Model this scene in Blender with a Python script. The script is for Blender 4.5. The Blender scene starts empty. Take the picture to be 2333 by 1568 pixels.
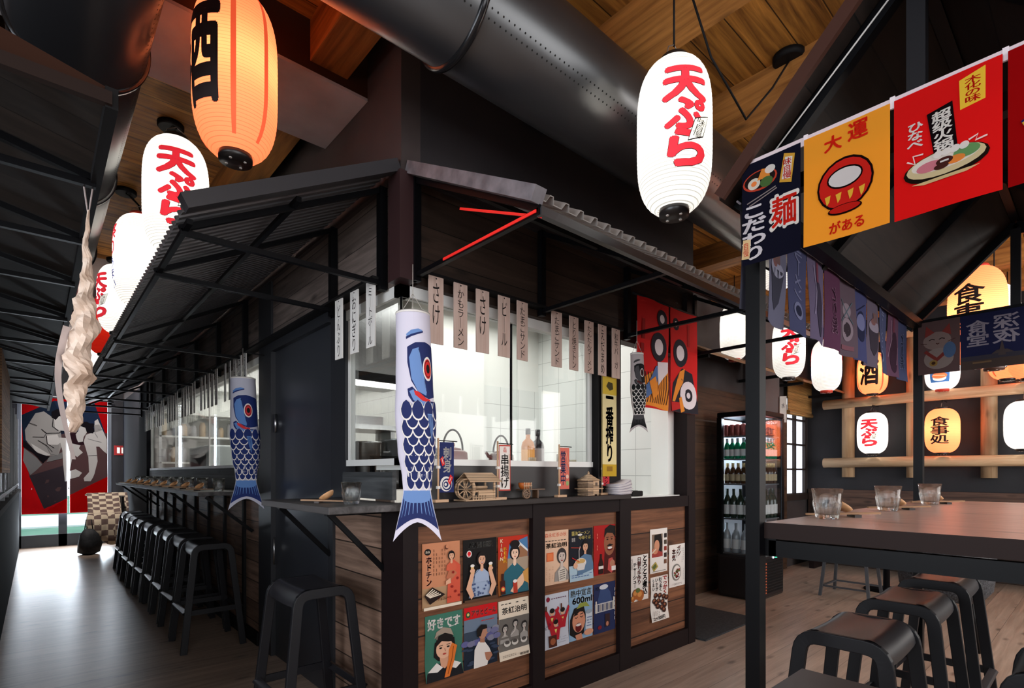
import bpy, bmesh, math, random
from mathutils import Vector, Matrix
sc = bpy.context.scene
C = sc.collection
PI = math.pi
rnd = random.Random(7)

# ---------------------------------------------------------------- camera
cd = bpy.data.cameras.new('camera'); cam = bpy.data.objects.new('camera', cd); C.objects.link(cam)
cam.location = (0, 0, 1.22)
cam.rotation_euler = (PI/2, 0, math.radians(48.2493-90))
cd.sensor_width = 36.0; cd.lens = 36*1217/2333
cd.shift_y = (1078-784)/2333
cd.clip_start = .03; cd.clip_end = 100
sc.camera = cam
# ---------------------------------------------------------------- view, world
sc.view_settings.view_transform = 'Standard'; sc.view_settings.look = 'None'
sc.view_settings.gamma = 1.0; sc.view_settings.use_curve_mapping = False
sc.view_settings.exposure = 0.32
sc.cycles.use_denoising = True
sc.cycles.max_bounces = 8; sc.cycles.diffuse_bounces = 3; sc.cycles.glossy_bounces = 3; sc.cycles.transmission_bounces = 8; sc.cycles.transparent_max_bounces = 16
sc.cycles.use_adaptive_sampling = True; sc.cycles.adaptive_threshold = .03
sc.cycles.sample_clamp_indirect = 4.0
sc.cycles.caustics_reflective = False; sc.cycles.caustics_refractive = False
w = bpy.data.worlds.new('world'); sc.world = w; w.use_nodes = True
w.node_tree.nodes['Background'].inputs[0].default_value = (.82, .91, 1.0, 1)
w.node_tree.nodes['Background'].inputs[1].default_value = 2.0

def area(name, loc, rot, sx, sy, power, color=(1, 1, 1), spread=PI):
    l = bpy.data.lights.new(name, 'AREA'); l.shape = 'RECTANGLE'; l.size = sx; l.size_y = sy
    l.energy = power; l.color = color; l.spread = spread
    o = bpy.data.objects.new(name, l); C.objects.link(o); o.location = loc; o.rotation_euler = rot
    return o
# daylight through the glazed door at the end of the aisle, and unseen fill lights added around the viewer
area('daylight_door', (.4, 11.62, 1.35), (-PI/2, 0, 0), 1.2, 2.3, 120, (.80, .90, 1.0))
area('fill_behind', (-.3, -2.35, 1.7), (PI/2, 0, 0), 4.2, 1.9, 55, (1.0, .93, .88))  # added fill from behind the viewer, stands in for window light
area('fill_behind_side', (5.0, -2.35, 1.7), (PI/2, 0, 0), 4.0, 1.9, 110, (1.0, .90, .82))  # second added fill, brightens the table side
area('fill_aisle_end', (.55, 9.6, 3.0), (math.radians(40), 0, 0), .3, .3, 60, (1, .95, .9))  # unseen lamp added to brighten the wrestler curtain
area('fill_aisle_left', (-2.45, .9, 1.7), (0, -PI/2, 0), 1.8, 2.4, 62, (.90, .94, 1.0))  # unseen fill added on the left to lift the aisle-facing sides
# kitchen ceiling panels
area('kitchen_ceiling_light', (2.3, 2.8, 2.44), (0, 0, 0), 1.6, .9, 17, (1.0, .98, .93))
area('kitchen_ceiling_light_rear', (2.4, 6.6, 2.44), (0, 0, 0), 1.2, 4.5, 62, (1.0, .97, .92))

# ---------------------------------------------------------------- materials
MATS = {}
def new_mat(name):
    m = bpy.data.materials.new(name); m.use_nodes = True
    return m, m.node_tree.nodes, m.node_tree.links, m.node_tree.nodes['Principled BSDF']
def mat(name, col, rough=.5, metal=0., spec=.5, coat=0.):
    k = ('p', name)
    if k in MATS: return MATS[k]
    m, n, l, b = new_mat(name)
    b.inputs['Base Color'].default_value = (*col, 1); b.inputs['Roughness'].default_value = rough
    b.inputs['Metallic'].default_value = metal; b.inputs['Specular IOR Level'].default_value = spec
    b.inputs['Coat Weight'].default_value = coat
    MATS[k] = m; return m
def emit(name, col, strength=1.):
    k = ('e', name)
    if k in MATS: return MATS[k]
    m, n, l, b = new_mat(name)
    b.inputs['Base Color'].default_value = (*col, 1)
    b.inputs['Emission Color'].default_value = (*col, 1); b.inputs['Emission Strength'].default_value = strength
    MATS[k] = m; return m
def s2l(c):
    return tuple((x/12.92 if x <= .04045 else ((x+.055)/1.055)**2.4) for x in c)
def ink(c, rough=.75):                      # printed colour, given as it looks (sRGB 0..1)
    k = ('i', tuple(round(x, 2) for x in c), rough)
    if k in MATS: return MATS[k]
    m = mat('print_%02x%02x%02x' % tuple(int(x*255) for x in c)+('' if rough == .75 else '_gloss'), s2l(c), rough, 0, .25)
    MATS[k] = m; return m
def cloth_ink(c, tr=.45):                   # dyed cloth, light comes through
    k = ('ci', tuple(round(x, 2) for x in c), tr)
    if k in MATS: return MATS[k]
    m, n, l, b = new_mat('cloth_%02x%02x%02x' % tuple(int(x*255) for x in c))
    d = n.new('ShaderNodeBsdfDiffuse'); d.inputs[0].default_value = (*s2l(c), 1)
    t = n.new('ShaderNodeBsdfTranslucent'); t.inputs[0].default_value = (*s2l(c), 1)
    ms = n.new('ShaderNodeMixShader'); ms.inputs[0].default_value = tr; l.new(d.outputs[0], ms.inputs[1]); l.new(t.outputs[0], ms.inputs[2])
    l.new(ms.outputs[0], n['Material Output'].inputs[0]); n.remove(b)
    MATS[k] = m; return m
def lit_ink(c, s=.8):                       # ink on a glowing paper shade
    k = ('li', tuple(round(x, 2) for x in c), s)
    if k in MATS: return MATS[k]
    lc = s2l(c)
    m, n, l, b = new_mat('shade_ink_%02x%02x%02x' % tuple(int(x*255) for x in c))
    b.inputs['Base Color'].default_value = (*lc, 1); b.inputs['Roughness'].default_value = .8
    b.inputs['Emission Color'].default_value = (*lc, 1); b.inputs['Emission Strength'].default_value = s
    MATS[k] = m; return m

def paper_lit(name, col, ecol, es, trans=.55, ribs=.0125, dark=.72):
    """lantern paper: glows, lets its bulb shine through, thin wires as darker rings"""
    k = ('pl', name)
    if k in MATS: return MATS[k]
    m, n, l, b = new_mat(name)
    tc = n.new('ShaderNodeTexCoord'); sp = n.new('ShaderNodeSeparateXYZ'); l.new(tc.outputs['Object'], sp.inputs[0])
    mu = n.new('ShaderNodeMath'); mu.operation = 'DIVIDE'; l.new(sp.outputs['Z'], mu.inputs[0]); mu.inputs[1].default_value = ribs
    fr = n.new('ShaderNodeMath'); fr.operation = 'FRACT'; l.new(mu.outputs[0], fr.inputs[0])
    lt = n.new('ShaderNodeMath'); lt.operation = 'LESS_THAN'; l.new(fr.outputs[0], lt.inputs[0]); lt.inputs[1].default_value = .16
    mr = n.new('ShaderNodeMapRange'); l.new(lt.outputs[0], mr.inputs[0]); mr.inputs[3].default_value = 1.; mr.inputs[4].default_value = dark
    mx = n.new('ShaderNodeMix'); mx.data_type = 'RGBA'; mx.blend_type = 'MULTIPLY'; mx.inputs[0].default_value = 1
    mx.inputs[6].default_value = (*col, 1); l.new(mr.outputs[0], mx.inputs[7])
    mx2 = n.new('ShaderNodeMix'); mx2.data_type = 'RGBA'; mx2.blend_type = 'MULTIPLY'; mx2.inputs[0].default_value = 1
    mx2.inputs[6].default_value = (*ecol, 1); l.new(mr.outputs[0], mx2.inputs[7])
    d = n.new('ShaderNodeBsdfDiffuse'); l.new(mx.outputs[2], d.inputs[0])
    t = n.new('ShaderNodeBsdfTranslucent'); l.new(mx.outputs[2], t.inputs[0])
    e = n.new('ShaderNodeEmission'); l.new(mx2.outputs[2], e.inputs[0]); e.inputs[1].default_value = es
    ms = n.new('ShaderNodeMixShader'); ms.inputs[0].default_value = trans; l.new(d.outputs[0], ms.inputs[1]); l.new(t.outputs[0], ms.inputs[2])
    ad = n.new('ShaderNodeAddShader'); l.new(ms.outputs[0], ad.inputs[0]); l.new(e.outputs[0], ad.inputs[1])
    out = n['Material Output']; l.new(ad.outputs[0], out.inputs[0]); n.remove(b)
    MATS[k] = m; return m

def wood(name, c1, c2, stack='Z', grain='X', width=.14, rough=.6, gap=.03, bump=.25, spec=.3, off=0., ndark=.35):
    """sawn planks: stacked along one axis, grain along another (object space)"""
    k = ('w', name)
    if k in MATS: return MATS[k]
    m, n, l, b = new_mat(name)
    tc = n.new('ShaderNodeTexCoord'); sp = n.new('ShaderNodeSeparateXYZ'); l.new(tc.outputs['Object'], sp.inputs[0])
    def math_(op, a, bb=None):
        q = n.new('ShaderNodeMath'); q.operation = op
        for i, v in enumerate((a, bb)):
            if v is None: continue
            if isinstance(v, (int, float)): q.inputs[i].default_value = v
            else: l.new(v, q.inputs[i])
        return q.outputs[0]
    s = math_('DIVIDE', math_('ADD', sp.outputs[stack], off), width)
    idx = math_('FLOOR', s); fr = math_('FRACT', s)
    wn = n.new('ShaderNodeTexWhiteNoise'); wn.noise_dimensions = '1D'; l.new(idx, wn.inputs['W'])
    other = [a for a in 'XYZ' if a not in (stack, grain)][0]
    cb = n.new('ShaderNodeCombineXYZ')
    l.new(math_('ADD', math_('MULTIPLY', sp.outputs[grain], 1.6), math_('MULTIPLY', wn.outputs[0], 37.)), cb.inputs[0])
    l.new(math_('MULTIPLY', sp.outputs[stack], 26.), cb.inputs[1]); l.new(math_('MULTIPLY', sp.outputs[other], 26.), cb.inputs[2])
    ns = n.new('ShaderNodeTexNoise'); l.new(cb.outputs[0], ns.inputs[0]); ns.inputs['Scale'].default_value = 1.; ns.inputs['Detail'].default_value = 6; ns.inputs['Roughness'].default_value = .62; ns.inputs['Distortion'].default_value = .6
    # knots
    cb2 = n.new('ShaderNodeCombineXYZ')
    l.new(math_('ADD', math_('MULTIPLY', sp.outputs[grain], 3.2), math_('MULTIPLY', wn.outputs[0], 91.)), cb2.inputs[0]); l.new(math_('MULTIPLY', sp.outputs[stack], 8.), cb2.inputs[1]); l.new(math_('MULTIPLY', sp.outputs[other], 8.), cb2.inputs[2])
    vo = n.new('ShaderNodeTexVoronoi'); l.new(cb2.outputs[0], vo.inputs[0]); vo.inputs['Scale'].default_value = 1.
    kn = n.new('ShaderNodeMapRange'); l.new(vo.outputs['Distance'], kn.inputs[0]); kn.inputs[1].default_value = .06; kn.inputs[2].default_value = .2; kn.inputs[3].default_value = .45; kn.inputs[4].default_value = 1.
    rp = n.new('ShaderNodeValToRGB'); l.new(ns.outputs[0], rp.inputs[0])
    rp.color_ramp.elements[0].position = .3; rp.color_ramp.elements[0].color = (*c1, 1)
    rp.color_ramp.elements[1].position = .72; rp.color_ramp.elements[1].color = (*c2, 1)
    br = n.new('ShaderNodeMapRange'); l.new(wn.outputs[0], br.inputs[0]); br.inputs[3].default_value = 1-ndark; br.inputs[4].default_value = 1+ndark*.6
    v1 = math_('MULTIPLY', br.outputs[0], kn.outputs[0])
    if gap > 0:
        g = math_('MULTIPLY', math_('GREATER_THAN', fr, gap), math_('LESS_THAN', fr, 1-gap*.3))
        g = math_('MAXIMUM', g, .12); v1 = math_('MULTIPLY', v1, g)
    mx = n.new('ShaderNodeMix'); mx.data_type = 'RGBA'; mx.blend_type = 'MULTIPLY'; mx.inputs[0].default_value = 1
    l.new(rp.outputs[0], mx.inputs[6]); l.new(v1, mx.inputs[7])
    l.new(mx.outputs[2], b.inputs['Base Color'])
    b.inputs['Roughness'].default_value = rough; b.inputs['Specular IOR Level'].default_value = spec
    bp = n.new('ShaderNodeBump'); bp.inputs['Strength'].default_value = bump; bp.inputs['Distance'].default_value = .004
    l.new(v1 if gap > 0 else ns.outputs[0], bp.inputs['Height']); l.new(bp.outputs[0], b.inputs['Normal'])
    MATS[k] = m; return m

def noisy(name, c1, c2, scale=8., rough=.7, spec=.3, metal=0., bump=0.):
    k = ('n', name)
    if k in MATS: return MATS[k]
    m, n, l, b = new_mat(name)
    tc = n.new('ShaderNodeTexCoord'); ns = n.new('ShaderNodeTexNoise'); l.new(tc.outputs['Object'], ns.inputs[0])
    ns.inputs['Scale'].default_value = scale; ns.inputs['Detail'].default_value = 5
    rp = n.new('ShaderNodeValToRGB'); l.new(ns.outputs[0], rp.inputs[0])
    rp.color_ramp.elements[0].position = .35; rp.color_ramp.elements[0].color = (*c1, 1)
    rp.color_ramp.elements[1].position = .68; rp.color_ramp.elements[1].color = (*c2, 1)
    l.new(rp.outputs[0], b.inputs['Base Color'])
    b.inputs['Roughness'].default_value = rough; b.inputs['Specular IOR Level'].default_value = spec; b.inputs['Metallic'].default_value = metal
    if bump:
        bp = n.new('ShaderNodeBump'); bp.inputs['Strength'].default_value = bump; bp.inputs['Distance'].default_value = .003
        l.new(ns.outputs[0], bp.inputs['Height']); l.new(bp.outputs[0], b.inputs['Normal'])
    MATS[k] = m; return m

def pane_glass(name, tint=(1, 1, 1), refl=.5):
    k = ('g', name)
    if k in MATS: return MATS[k]
    m, n, l, b = new_mat(name)
    t = n.new('ShaderNodeBsdfTransparent'); t.inputs[0].default_value = (*tint, 1)
    g = n.new('ShaderNodeBsdfGlossy'); g.inputs['Roughness'].default_value = .02
    f = n.new('ShaderNodeFresnel'); f.inputs[0].default_value = 1.3
    mu = n.new('ShaderNodeMath'); mu.operation = 'MULTIPLY'; l.new(f.outputs[0], mu.inputs[0]); mu.inputs[1].default_value = refl
    ms = n.new('ShaderNodeMixShader'); l.new(mu.outputs[0], ms.inputs[0]); l.new(t.outputs[0], ms.inputs[1]); l.new(g.outputs[0], ms.inputs[2])
    l.new(ms.outputs[0], n['Material Output'].inputs[0]); n.remove(b)
    MATS[k] = m; return m
def solid_glass(name, col=(1, 1, 1)):
    k = ('sg', name)
    if k in MATS: return MATS[k]
    m, n, l, b = new_mat(name)
    g = n.new('ShaderNodeBsdfGlass'); g.inputs['Color'].default_value = (*col, 1); g.inputs['Roughness'].default_value = 0.; g.inputs['IOR'].default_value = 1.45
    l.new(g.outputs[0], n['Material Output'].inputs[0]); n.remove(b)
    MATS[k] = m; return m

# ---------------------------------------------------------------- mesh helpers
class MB:
    def __init__(s): s.bm = bmesh.new(); s.mi = 0
    def _mi(s, fs):
        for f in fs: f.material_index = s.mi
        return fs
    def box(s, x0, x1, y0, y1, z0, z1):
        v = [s.bm.verts.new(p) for p in ((x0,y0,z0),(x1,y0,z0),(x1,y1,z0),(x0,y1,z0),(x0,y0,z1),(x1,y0,z1),(x1,y1,z1),(x0,y1,z1))]
        s._mi([s.bm.faces.new([v[i] for i in q]) for q in ((3,2,1,0),(4,5,6,7),(0,1,5,4),(1,2,6,5),(2,3,7,6),(3,0,4,7))]); return s
    def bar(s, p, q, w, h, up=(0, 0, 1)):
        p, q = Vector(p), Vector(q); d = (q-p).normalized(); u = Vector(up)
        if abs(d.dot(u)) > .98: u = Vector((1, 0, 0))
        r = d.cross(u).normalized(); u = r.cross(d)
        v = []
        for c in (p, q):
            for a, b in ((-1,-1),(1,-1),(1,1),(-1,1)): v.append(s.bm.verts.new(c+r*a*w/2+u*b*h/2))
        s._mi([s.bm.faces.new([v[i] for i in f]) for f in ((0,1,2,3),(7,6,5,4),(0,4,5,1),(1,5,6,2),(2,6,7,3),(3,7,4,0))]); return s
    def tube(s, pts, r, n=8, cap=True, smooth=True):
        pts = [Vector(p) for p in pts]; R = r if isinstance(r, (list, tuple)) else [r]*len(pts); rings = []; u = None
        for i, p in enumerate(pts):
            d = (pts[min(i+1, len(pts)-1)]-pts[max(i-1, 0)])
            d = d.normalized() if d.length > 1e-9 else Vector((0, 0, 1))
            if u is None: u = Vector((0, 0, 1)) if abs(d.z) < .9 else Vector((1, 0, 0))
            a = d.cross(u).normalized(); u = a.cross(d).normalized()
            rings.append([s.bm.verts.new(p+(a*math.cos(2*PI*k/n)+u*math.sin(2*PI*k/n))*R[i]) for k in range(n)])
        fs = []
        for A, B in zip(rings, rings[1:]):
            for k in range(n): fs.append(s.bm.faces.new((A[k], A[(k+1)%n], B[(k+1)%n], B[k])))
        for f in fs: f.smooth = smooth
        if cap: fs.append(s.bm.faces.new(rings[0][::-1])); fs.append(s.bm.faces.new(rings[-1]))
        s._mi(fs); return s
    def lathe(s, prof, n=24, c=(0, 0, 0), smooth=True, mod=None, capb=True, capt=True):
        rings = []
        for (r, z) in prof:
            ring = []
            for k in range(n):
                a = 2*PI*k/n; rr = r*(mod(a, z) if mod else 1)
                ring.append(s.bm.verts.new((c[0]+rr*math.cos(a), c[1]+rr*math.sin(a), c[2]+z)))
            rings.append(ring)
        fs = []
        for A, B in zip(rings, rings[1:]):
            for k in range(n): fs.append(s.bm.faces.new((A[k], A[(k+1)%n], B[(k+1)%n], B[k])))
        for f in fs: f.smooth = smooth
        if capb: fs.append(s.bm.faces.new(rings[0][::-1]))
        if capt: fs.append(s.bm.faces.new(rings[-1]))
        s._mi(fs); return s
    def cyl(s, c, r, h, n=20): return s.lathe([(r, 0), (r, h)], n, c, smooth=False)
    def prism(s, poly, a, b, axis='Y'):
        def P(u, v, t): return {'Y': (u, t, v), 'X': (t, u, v), 'Z': (u, v, t)}[axis]
        A = [s.bm.verts.new(P(u, v, a)) for u, v in poly]; B = [s.bm.verts.new(P(u, v, b)) for u, v in poly]; n = len(poly)
        fs = [s.bm.faces.new(A), s.bm.faces.new(B[::-1])]
        for k in range(n): fs.append(s.bm.faces.new((A[k], B[k], B[(k+1)%n], A[(k+1)%n])))
        s._mi(fs); return s
    def faces(s, verts, polys):
        v = [s.bm.verts.new(p) for p in verts]
        fs = []
        for q in polys:
            try: fs.append(s.bm.faces.new([v[i] for i in q]))
            except ValueError: pass
        s._mi(fs); return s
    def grid(s, fn, nu, nv, smooth=True):
        V = [[s.bm.verts.new(fn(i/nu, j/nv)) for j in range(nv+1)] for i in range(nu+1)]
        fs = []
        for i in range(nu):
            for j in range(nv): fs.append(s.bm.faces.new((V[i][j], V[i+1][j], V[i+1][j+1], V[i][j+1])))
        for f in fs: f.smooth = smooth
        s._mi(fs); return s
    def mesh(s, name, mats, fix=True):
        if fix: bmesh.ops.recalc_face_normals(s.bm, faces=s.bm.faces)
        me = bpy.data.meshes.new(name); s.bm.to_mesh(me); s.bm.free()
        for m in (mats if isinstance(mats, (list, tuple)) else [mats]): me.materials.append(m)
        return me
    def obj(s, name, mats, parent=None, loc=None, bevel=0., fix=True, rotz=0.):
        o = bpy.data.objects.new(name, s.mesh(name, mats, fix)); C.objects.link(o)
        if parent: o.parent = parent
        if loc: o.location = loc
        if rotz: o.rotation_euler.z = rotz
        if bevel:
            m = o.modifiers.new('bevel', 'BEVEL'); m.width = bevel; m.segments = 2; m.limit_method = 'ANGLE'
        return o
def put(me, name, parent=None, loc=None):
    o = bpy.data.objects.new(name, me); C.objects.link(o); o.parent = parent
    if loc: o.location = loc
    return o
def thing(name, label, cat, loc=(0, 0, 0), rotz=0., group=None):
    o = bpy.data.objects.new(name, None); C.objects.link(o); o.location = loc; o.rotation_euler = (0, 0, rotz)
    o.empty_display_size = .05
    return tag(o, label, cat, group)
def tag(o, label, cat, group=None):
    o['label'] = label; o['category'] = cat
    if group: o['group'] = group
    return o
def struct(o): o['kind'] = 'structure'; return o
def dup(root, loc, rotz, label, group=None):
    r = root.copy(); C.objects.link(r); r.location = loc; r.rotation_euler = (0, 0, rotz); r['label'] = label
    if group: r['group'] = group
    for ch in list(root.children):
        c = ch.copy(); C.objects.link(c); c.parent = r
        for g in ch.children:
            d = g.copy(); C.objects.link(d); d.parent = c
    return r
ORD = ['first', 'second', 'third', 'fourth', 'fifth', 'sixth', 'seventh', 'eighth', 'ninth', 'tenth', 'eleventh', 'twelfth']

# ---------------------------------------------------------------- print helpers
_tc = bpy.data.curves.new('lettering', 'FONT'); _to = bpy.data.objects.new('lettering', _tc); C.objects.link(_to)
_tcache = {}
def glyphs(s):
    k = s
    if k in _tcache: return _tcache[k]
    _tc.body = s; _tc.resolution_u = 3; _tc.align_x = 'CENTER'; _tc.space_line = .92
    dg = bpy.context.evaluated_depsgraph_get(); dg.update()
    me = bpy.data.meshes.new_from_object(_to.evaluated_get(dg))
    vs = [(v.co.x, v.co.y) for v in me.vertices]; fs = [tuple(p.vertices) for p in me.polygons]
    bpy.data.meshes.remove(me)
    x0 = y0 = 0; x1 = y1 = 1
    if vs:
        x0 = min(v[0] for v in vs); x1 = max(v[0] for v in vs); y0 = min(v[1] for v in vs); y1 = max(v[1] for v in vs)
        vs = [((x-x0)/max(x1-x0, 1e-6), (y-y0)/max(y1-y0, 1e-6)) for x, y in vs]
    _tcache[k] = (vs, fs, max(x1-x0, .05), max(y1-y0, .05)); return _tcache[k]

class Art:
    """a flat print: layers of coloured shapes in unit coordinates (u right, v up)"""
    def __init__(s, w, h): s.w, s.h, s.items = w, h, []; s.X = None
    def frame(s, x0, y0, x1, y1): s.X = (x0, y0, x1, y1); return s      # reading coordinates for px()
    def _m(s, p): return ((p[0]-.5)*s.w, (p[1]-.5)*s.h)
    def poly(s, pts, c): s.items.append(([s._m(p) for p in pts], [tuple(range(len(pts)))], c)); return s
    def px(s, pts, c):
        x0, y0, x1, y1 = s.X; return s.poly([((x-x0)/(x1-x0), 1-(y-y0)/(y1-y0)) for x, y in pts], c)
    def rect(s, x0, y0, x1, y1, c): return s.poly([(x0, y0), (x1, y0), (x1, y1), (x0, y1)], c)
    def ell(s, cx, cy, rx, ry, c, rot=0., n=20, a0=0., a1=2*PI):
        P = []
        full = a1-a0 > 6.28
        for k in range(n if full else n+1):
            a = a0+(a1-a0)*k/n; x, y = rx*math.cos(a), ry*math.sin(a)*s.h/s.w
            P.append((cx+x*math.cos(rot)-y*math.sin(rot), cy+(x*math.sin(rot)+y*math.cos(rot))*s.w/s.h))
        return s.poly(P, c)
    def line(s, pts, wd, c):
        V, F = [], []
        q = [Vector(s._m(p)) for p in pts]; wd = wd*s.w/2
        L = []
        for i, p in enumerate(q):
            d = q[min(i+1, len(q)-1)]-q[max(i-1, 0)]; d = d.normalized() if d.length > 1e-9 else Vector((1, 0))
            nn = Vector((-d.y, d.x))*wd; V += [tuple(p+nn), tuple(p-nn)]
        for i in range(len(q)-1): F.append((2*i, 2*i+1, 2*i+3, 2*i+2))
        s.items.append((V, F, c)); return s
    def pxline(s, pts, wd, c):
        x0, y0, x1, y1 = s.X; return s.line([((x-x0)/(x1-x0), 1-(y-y0)/(y1-y0)) for x, y in pts], wd, c)
    def text(s, body, x0, y0, x1, y1, c, bold=.0, vert=False, rot=0., mirror=False):
        if vert: body = '\n'.join(body.replace('ー', '｜'))
        vs, fs, ex, ey = glyphs(body)
        cx, cy = (x0+x1)/2, (y0+y1)/2; V = []; F = []
        q = [(0, 0)]+([(bold*.62*math.cos(k*PI/4), bold*.62*math.sin(k*PI/4)) for k in range(8)] if bold > .012 else [])
        for k, (dx, dy) in enumerate(q): F += [tuple(i+k*len(vs) for i in f) for f in fs]
        for u, v in [(u+dx/ex, v+dy/ey) for dx, dy in q for u, v in vs]:
            if mirror: u = 1-u
            x = (x0+(x1-x0)*u-cx)*s.w; y = (y0+(y1-y0)*v-cy)*s.h
            X = x*math.cos(rot)-y*math.sin(rot); Y = x*math.sin(rot)+y*math.cos(rot)
            V.append(((cx-.5)*s.w+X, (cy-.5)*s.h+Y))
        s.items.append((V, F, c)); return s
    def add_to(s, mb, mats, mapf, step=None, mk=ink, e0=.0006, de=.00022, vstep=None):
        for k, (V, F, c) in enumerate(s.items):
            m = mk(c)
            if m not in mats: mats.append(m)
            mi = mats.index(m); e = e0+k*de
            t = bmesh.new(); vv = [t.verts.new((x, y, 0)) for x, y in V]
            for f in F:
                try: t.faces.new([vv[i] for i in f])
                except ValueError: pass
            if step or vstep:
                bmesh.ops.triangulate(t, faces=t.faces[:])
                for st, ax in ((step, 0), (vstep, 1)):
                    if not st: continue
                    lo = min(p[ax] for p in V); hi = max(p[ax] for p in V)
                    q = math.ceil(lo/st)*st
                    while q < hi:
                        co = [0, 0, 0]; co[ax] = q; no = [0, 0, 0]; no[ax] = 1
                        bmesh.ops.bisect_plane(t, geom=t.verts[:]+t.edges[:]+t.faces[:], plane_co=co, plane_no=no, dist=1e-6)
                        q += st
            mp = {v: mb.bm.verts.new(mapf(v.co.x, v.co.y, e)) for v in t.verts}
            for f in t.faces:
                if f.calc_area() < 1e-10: continue
                try:
                    g = mb.bm.faces.new([mp[v] for v in f.verts]); g.material_index = mi; g.smooth = bool(step)
                except ValueError: pass
            t.free()

def sheet(name, art, base, thick=.0012, parent=None, loc=(0, 0, 0), rotz=0., wave=None, step=None, vstep=None, back=None, mk=ink, e0=None, de=.00022):
    """a printed sheet facing -Y in its own space; wave(u,v)->y offset; outline = list of (u,v) fractions"""
    w, h = art.w, art.h; mb = MB(); mats = [mk(base)]
    wv = wave or (lambda u, v: 0.)
    nu = max(1, int(round(w/step))) if step else 1; nv = max(1, int(round(h/vstep))) if vstep else 1
    for sgn in (0, 1):
        mb.grid(lambda a, b, sgn=sgn: ((a-.5)*w, wv((a-.5)*w, (b-.5)*h)+thick*sgn, (b-.5)*h), nu, nv)
    if back is not None:
        mats.append(mk(back)); mb.bm.faces.ensure_lookup_table()
        for f in mb.bm.faces[nu*nv:]: f.material_index = 1
    art.add_to(mb, mats, lambda x, y, e: (x, wv(x, y)-e, y), step, mk, e0=e0 or (.0014 if wave else .0006), de=de, vstep=vstep)
    return mb.obj(name, mats, parent, loc, fix=False, rotz=rotz)
# ================================================================ palette
BLK = mat('black_steel', (.002, .002, .0028), .42, .0, .13)
BLKM = mat('black_matt', (.005, .0045, .005), .65, 0, .18)
DKBR = mat('dark_brown_paint', (.010, .0055, .006), .55, 0, .14)
CHAR = mat('charcoal_paint', (.016, .017, .021), .45, 0, .45)
WALLB = noisy('wall_brown_grey', (.042, .030, .029), (.050, .038, .036), 3., .8)
WALLD = noisy('wall_dark_grey', (.021, .022, .026), (.027, .028, .033), 3., .75)
CEIL = wood('ceiling_boards', (.09, .030, .005), (.56, .24, .045), 'Y', 'X', .16, .6, .025)
RAFT = wood('rafter_timber', (.15, .055, .012), (.46, .20, .05), 'X', 'Y', .9, .6, 0.)
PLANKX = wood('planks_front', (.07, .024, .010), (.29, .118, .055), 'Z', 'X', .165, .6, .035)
PLANKY = wood('planks_side', (.085, .048, .033), (.29, .185, .135), 'Z', 'Y', .145, .6, .035)
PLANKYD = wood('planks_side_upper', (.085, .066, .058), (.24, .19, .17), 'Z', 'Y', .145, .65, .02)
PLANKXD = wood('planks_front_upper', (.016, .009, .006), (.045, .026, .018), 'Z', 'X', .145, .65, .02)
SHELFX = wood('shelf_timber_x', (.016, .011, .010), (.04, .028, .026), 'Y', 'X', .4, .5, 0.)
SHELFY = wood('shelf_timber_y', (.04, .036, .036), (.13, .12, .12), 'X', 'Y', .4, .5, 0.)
GREYW = wood('grey_timber', (.03, .032, .034), (.10, .105, .11), 'Z', 'Y', .3, .6, 0.)
ROOFP = wood('canopy_planks', (.006, .0035, .0025), (.022, .013, .010), 'Y', 'X', .11, .6, .02)
ROOFL = wood('awning_planks', (.008, .006, .005), (.022, .016, .013), 'Y', 'X', .14, .6, .02)
CORR = mat('corrugated_steel', (.15, .15, .16), .36, .3, .5)
CAPM = noisy('grey_flashing', (.10, .095, .105), (.20, .185, .20), 14., .55, .4)
WHITE = mat('white_wall', (.82, .83, .80), .5)
WHITEG = mat('white_gloss', (.80, .81, .79), .22)
STEEL = mat('stainless', (.55, .56, .57), .28, 1.)
DUCT = mat('duct_black', (.012, .012, .014), .31, 0., 1.)
FRAMEW = mat('white_frame', (.72, .72, .70), .4)
GLASS = pane_glass('window_glass', (.97, .985, .98), .55)

# ================================================================ floor, ceiling, outer walls
def floor_mat():
    m = wood('floor_boards', (.29, .205, .155), (.50, .38, .30), 'Y', 'X', .19, .30, .008, .05, .5, 0., .16)
    return m
struct(MB().box(-2.6, 8.05, -2.5, 11.8, -.06, 0).obj('floor', floor_mat()))
struct(MB().box(-2.6, 8.05, -2.5, 11.8, 3.2, 3.27).obj('ceiling', CEIL))
k = 0
for x in (-1.1, -.42, .27, .98, 1.95, 2.75, 3.55, 4.45, 5.35, 6.3, 7.2):
    k += 1
    struct(MB().box(x-.085, x+.085, -2.4, 11.7 if x < 1.1 else (2.0 if x < 3.6 else 2.78), 3.02, 3.2).obj('ceiling_beam', RAFT))
PLAST = noisy('painted_plaster', (.17, .15, .15), (.36, .33, .335), 2.2, .7)
struct(MB().box(-2.0, 1.165, 2.325, 2.805, 2.976, 3.2).obj('ceiling_beam', mat('beam_dark_wood', (.05, .018, .008), .7, 0, .2)))
struct(MB().box(-2.0, 1.163, 2.32, 2.81, 2.962, 2.976).obj('ceiling_panel', noisy('painted_plaster_grey', (.34, .29, .29), (.52, .46, .46), 2.6, .75)))
struct(MB().box(-2.0, 1.165, 6.2, 6.7, 2.965, 3.2).obj('ceiling_beam', MATS[('n', 'painted_plaster_grey')]))
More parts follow.
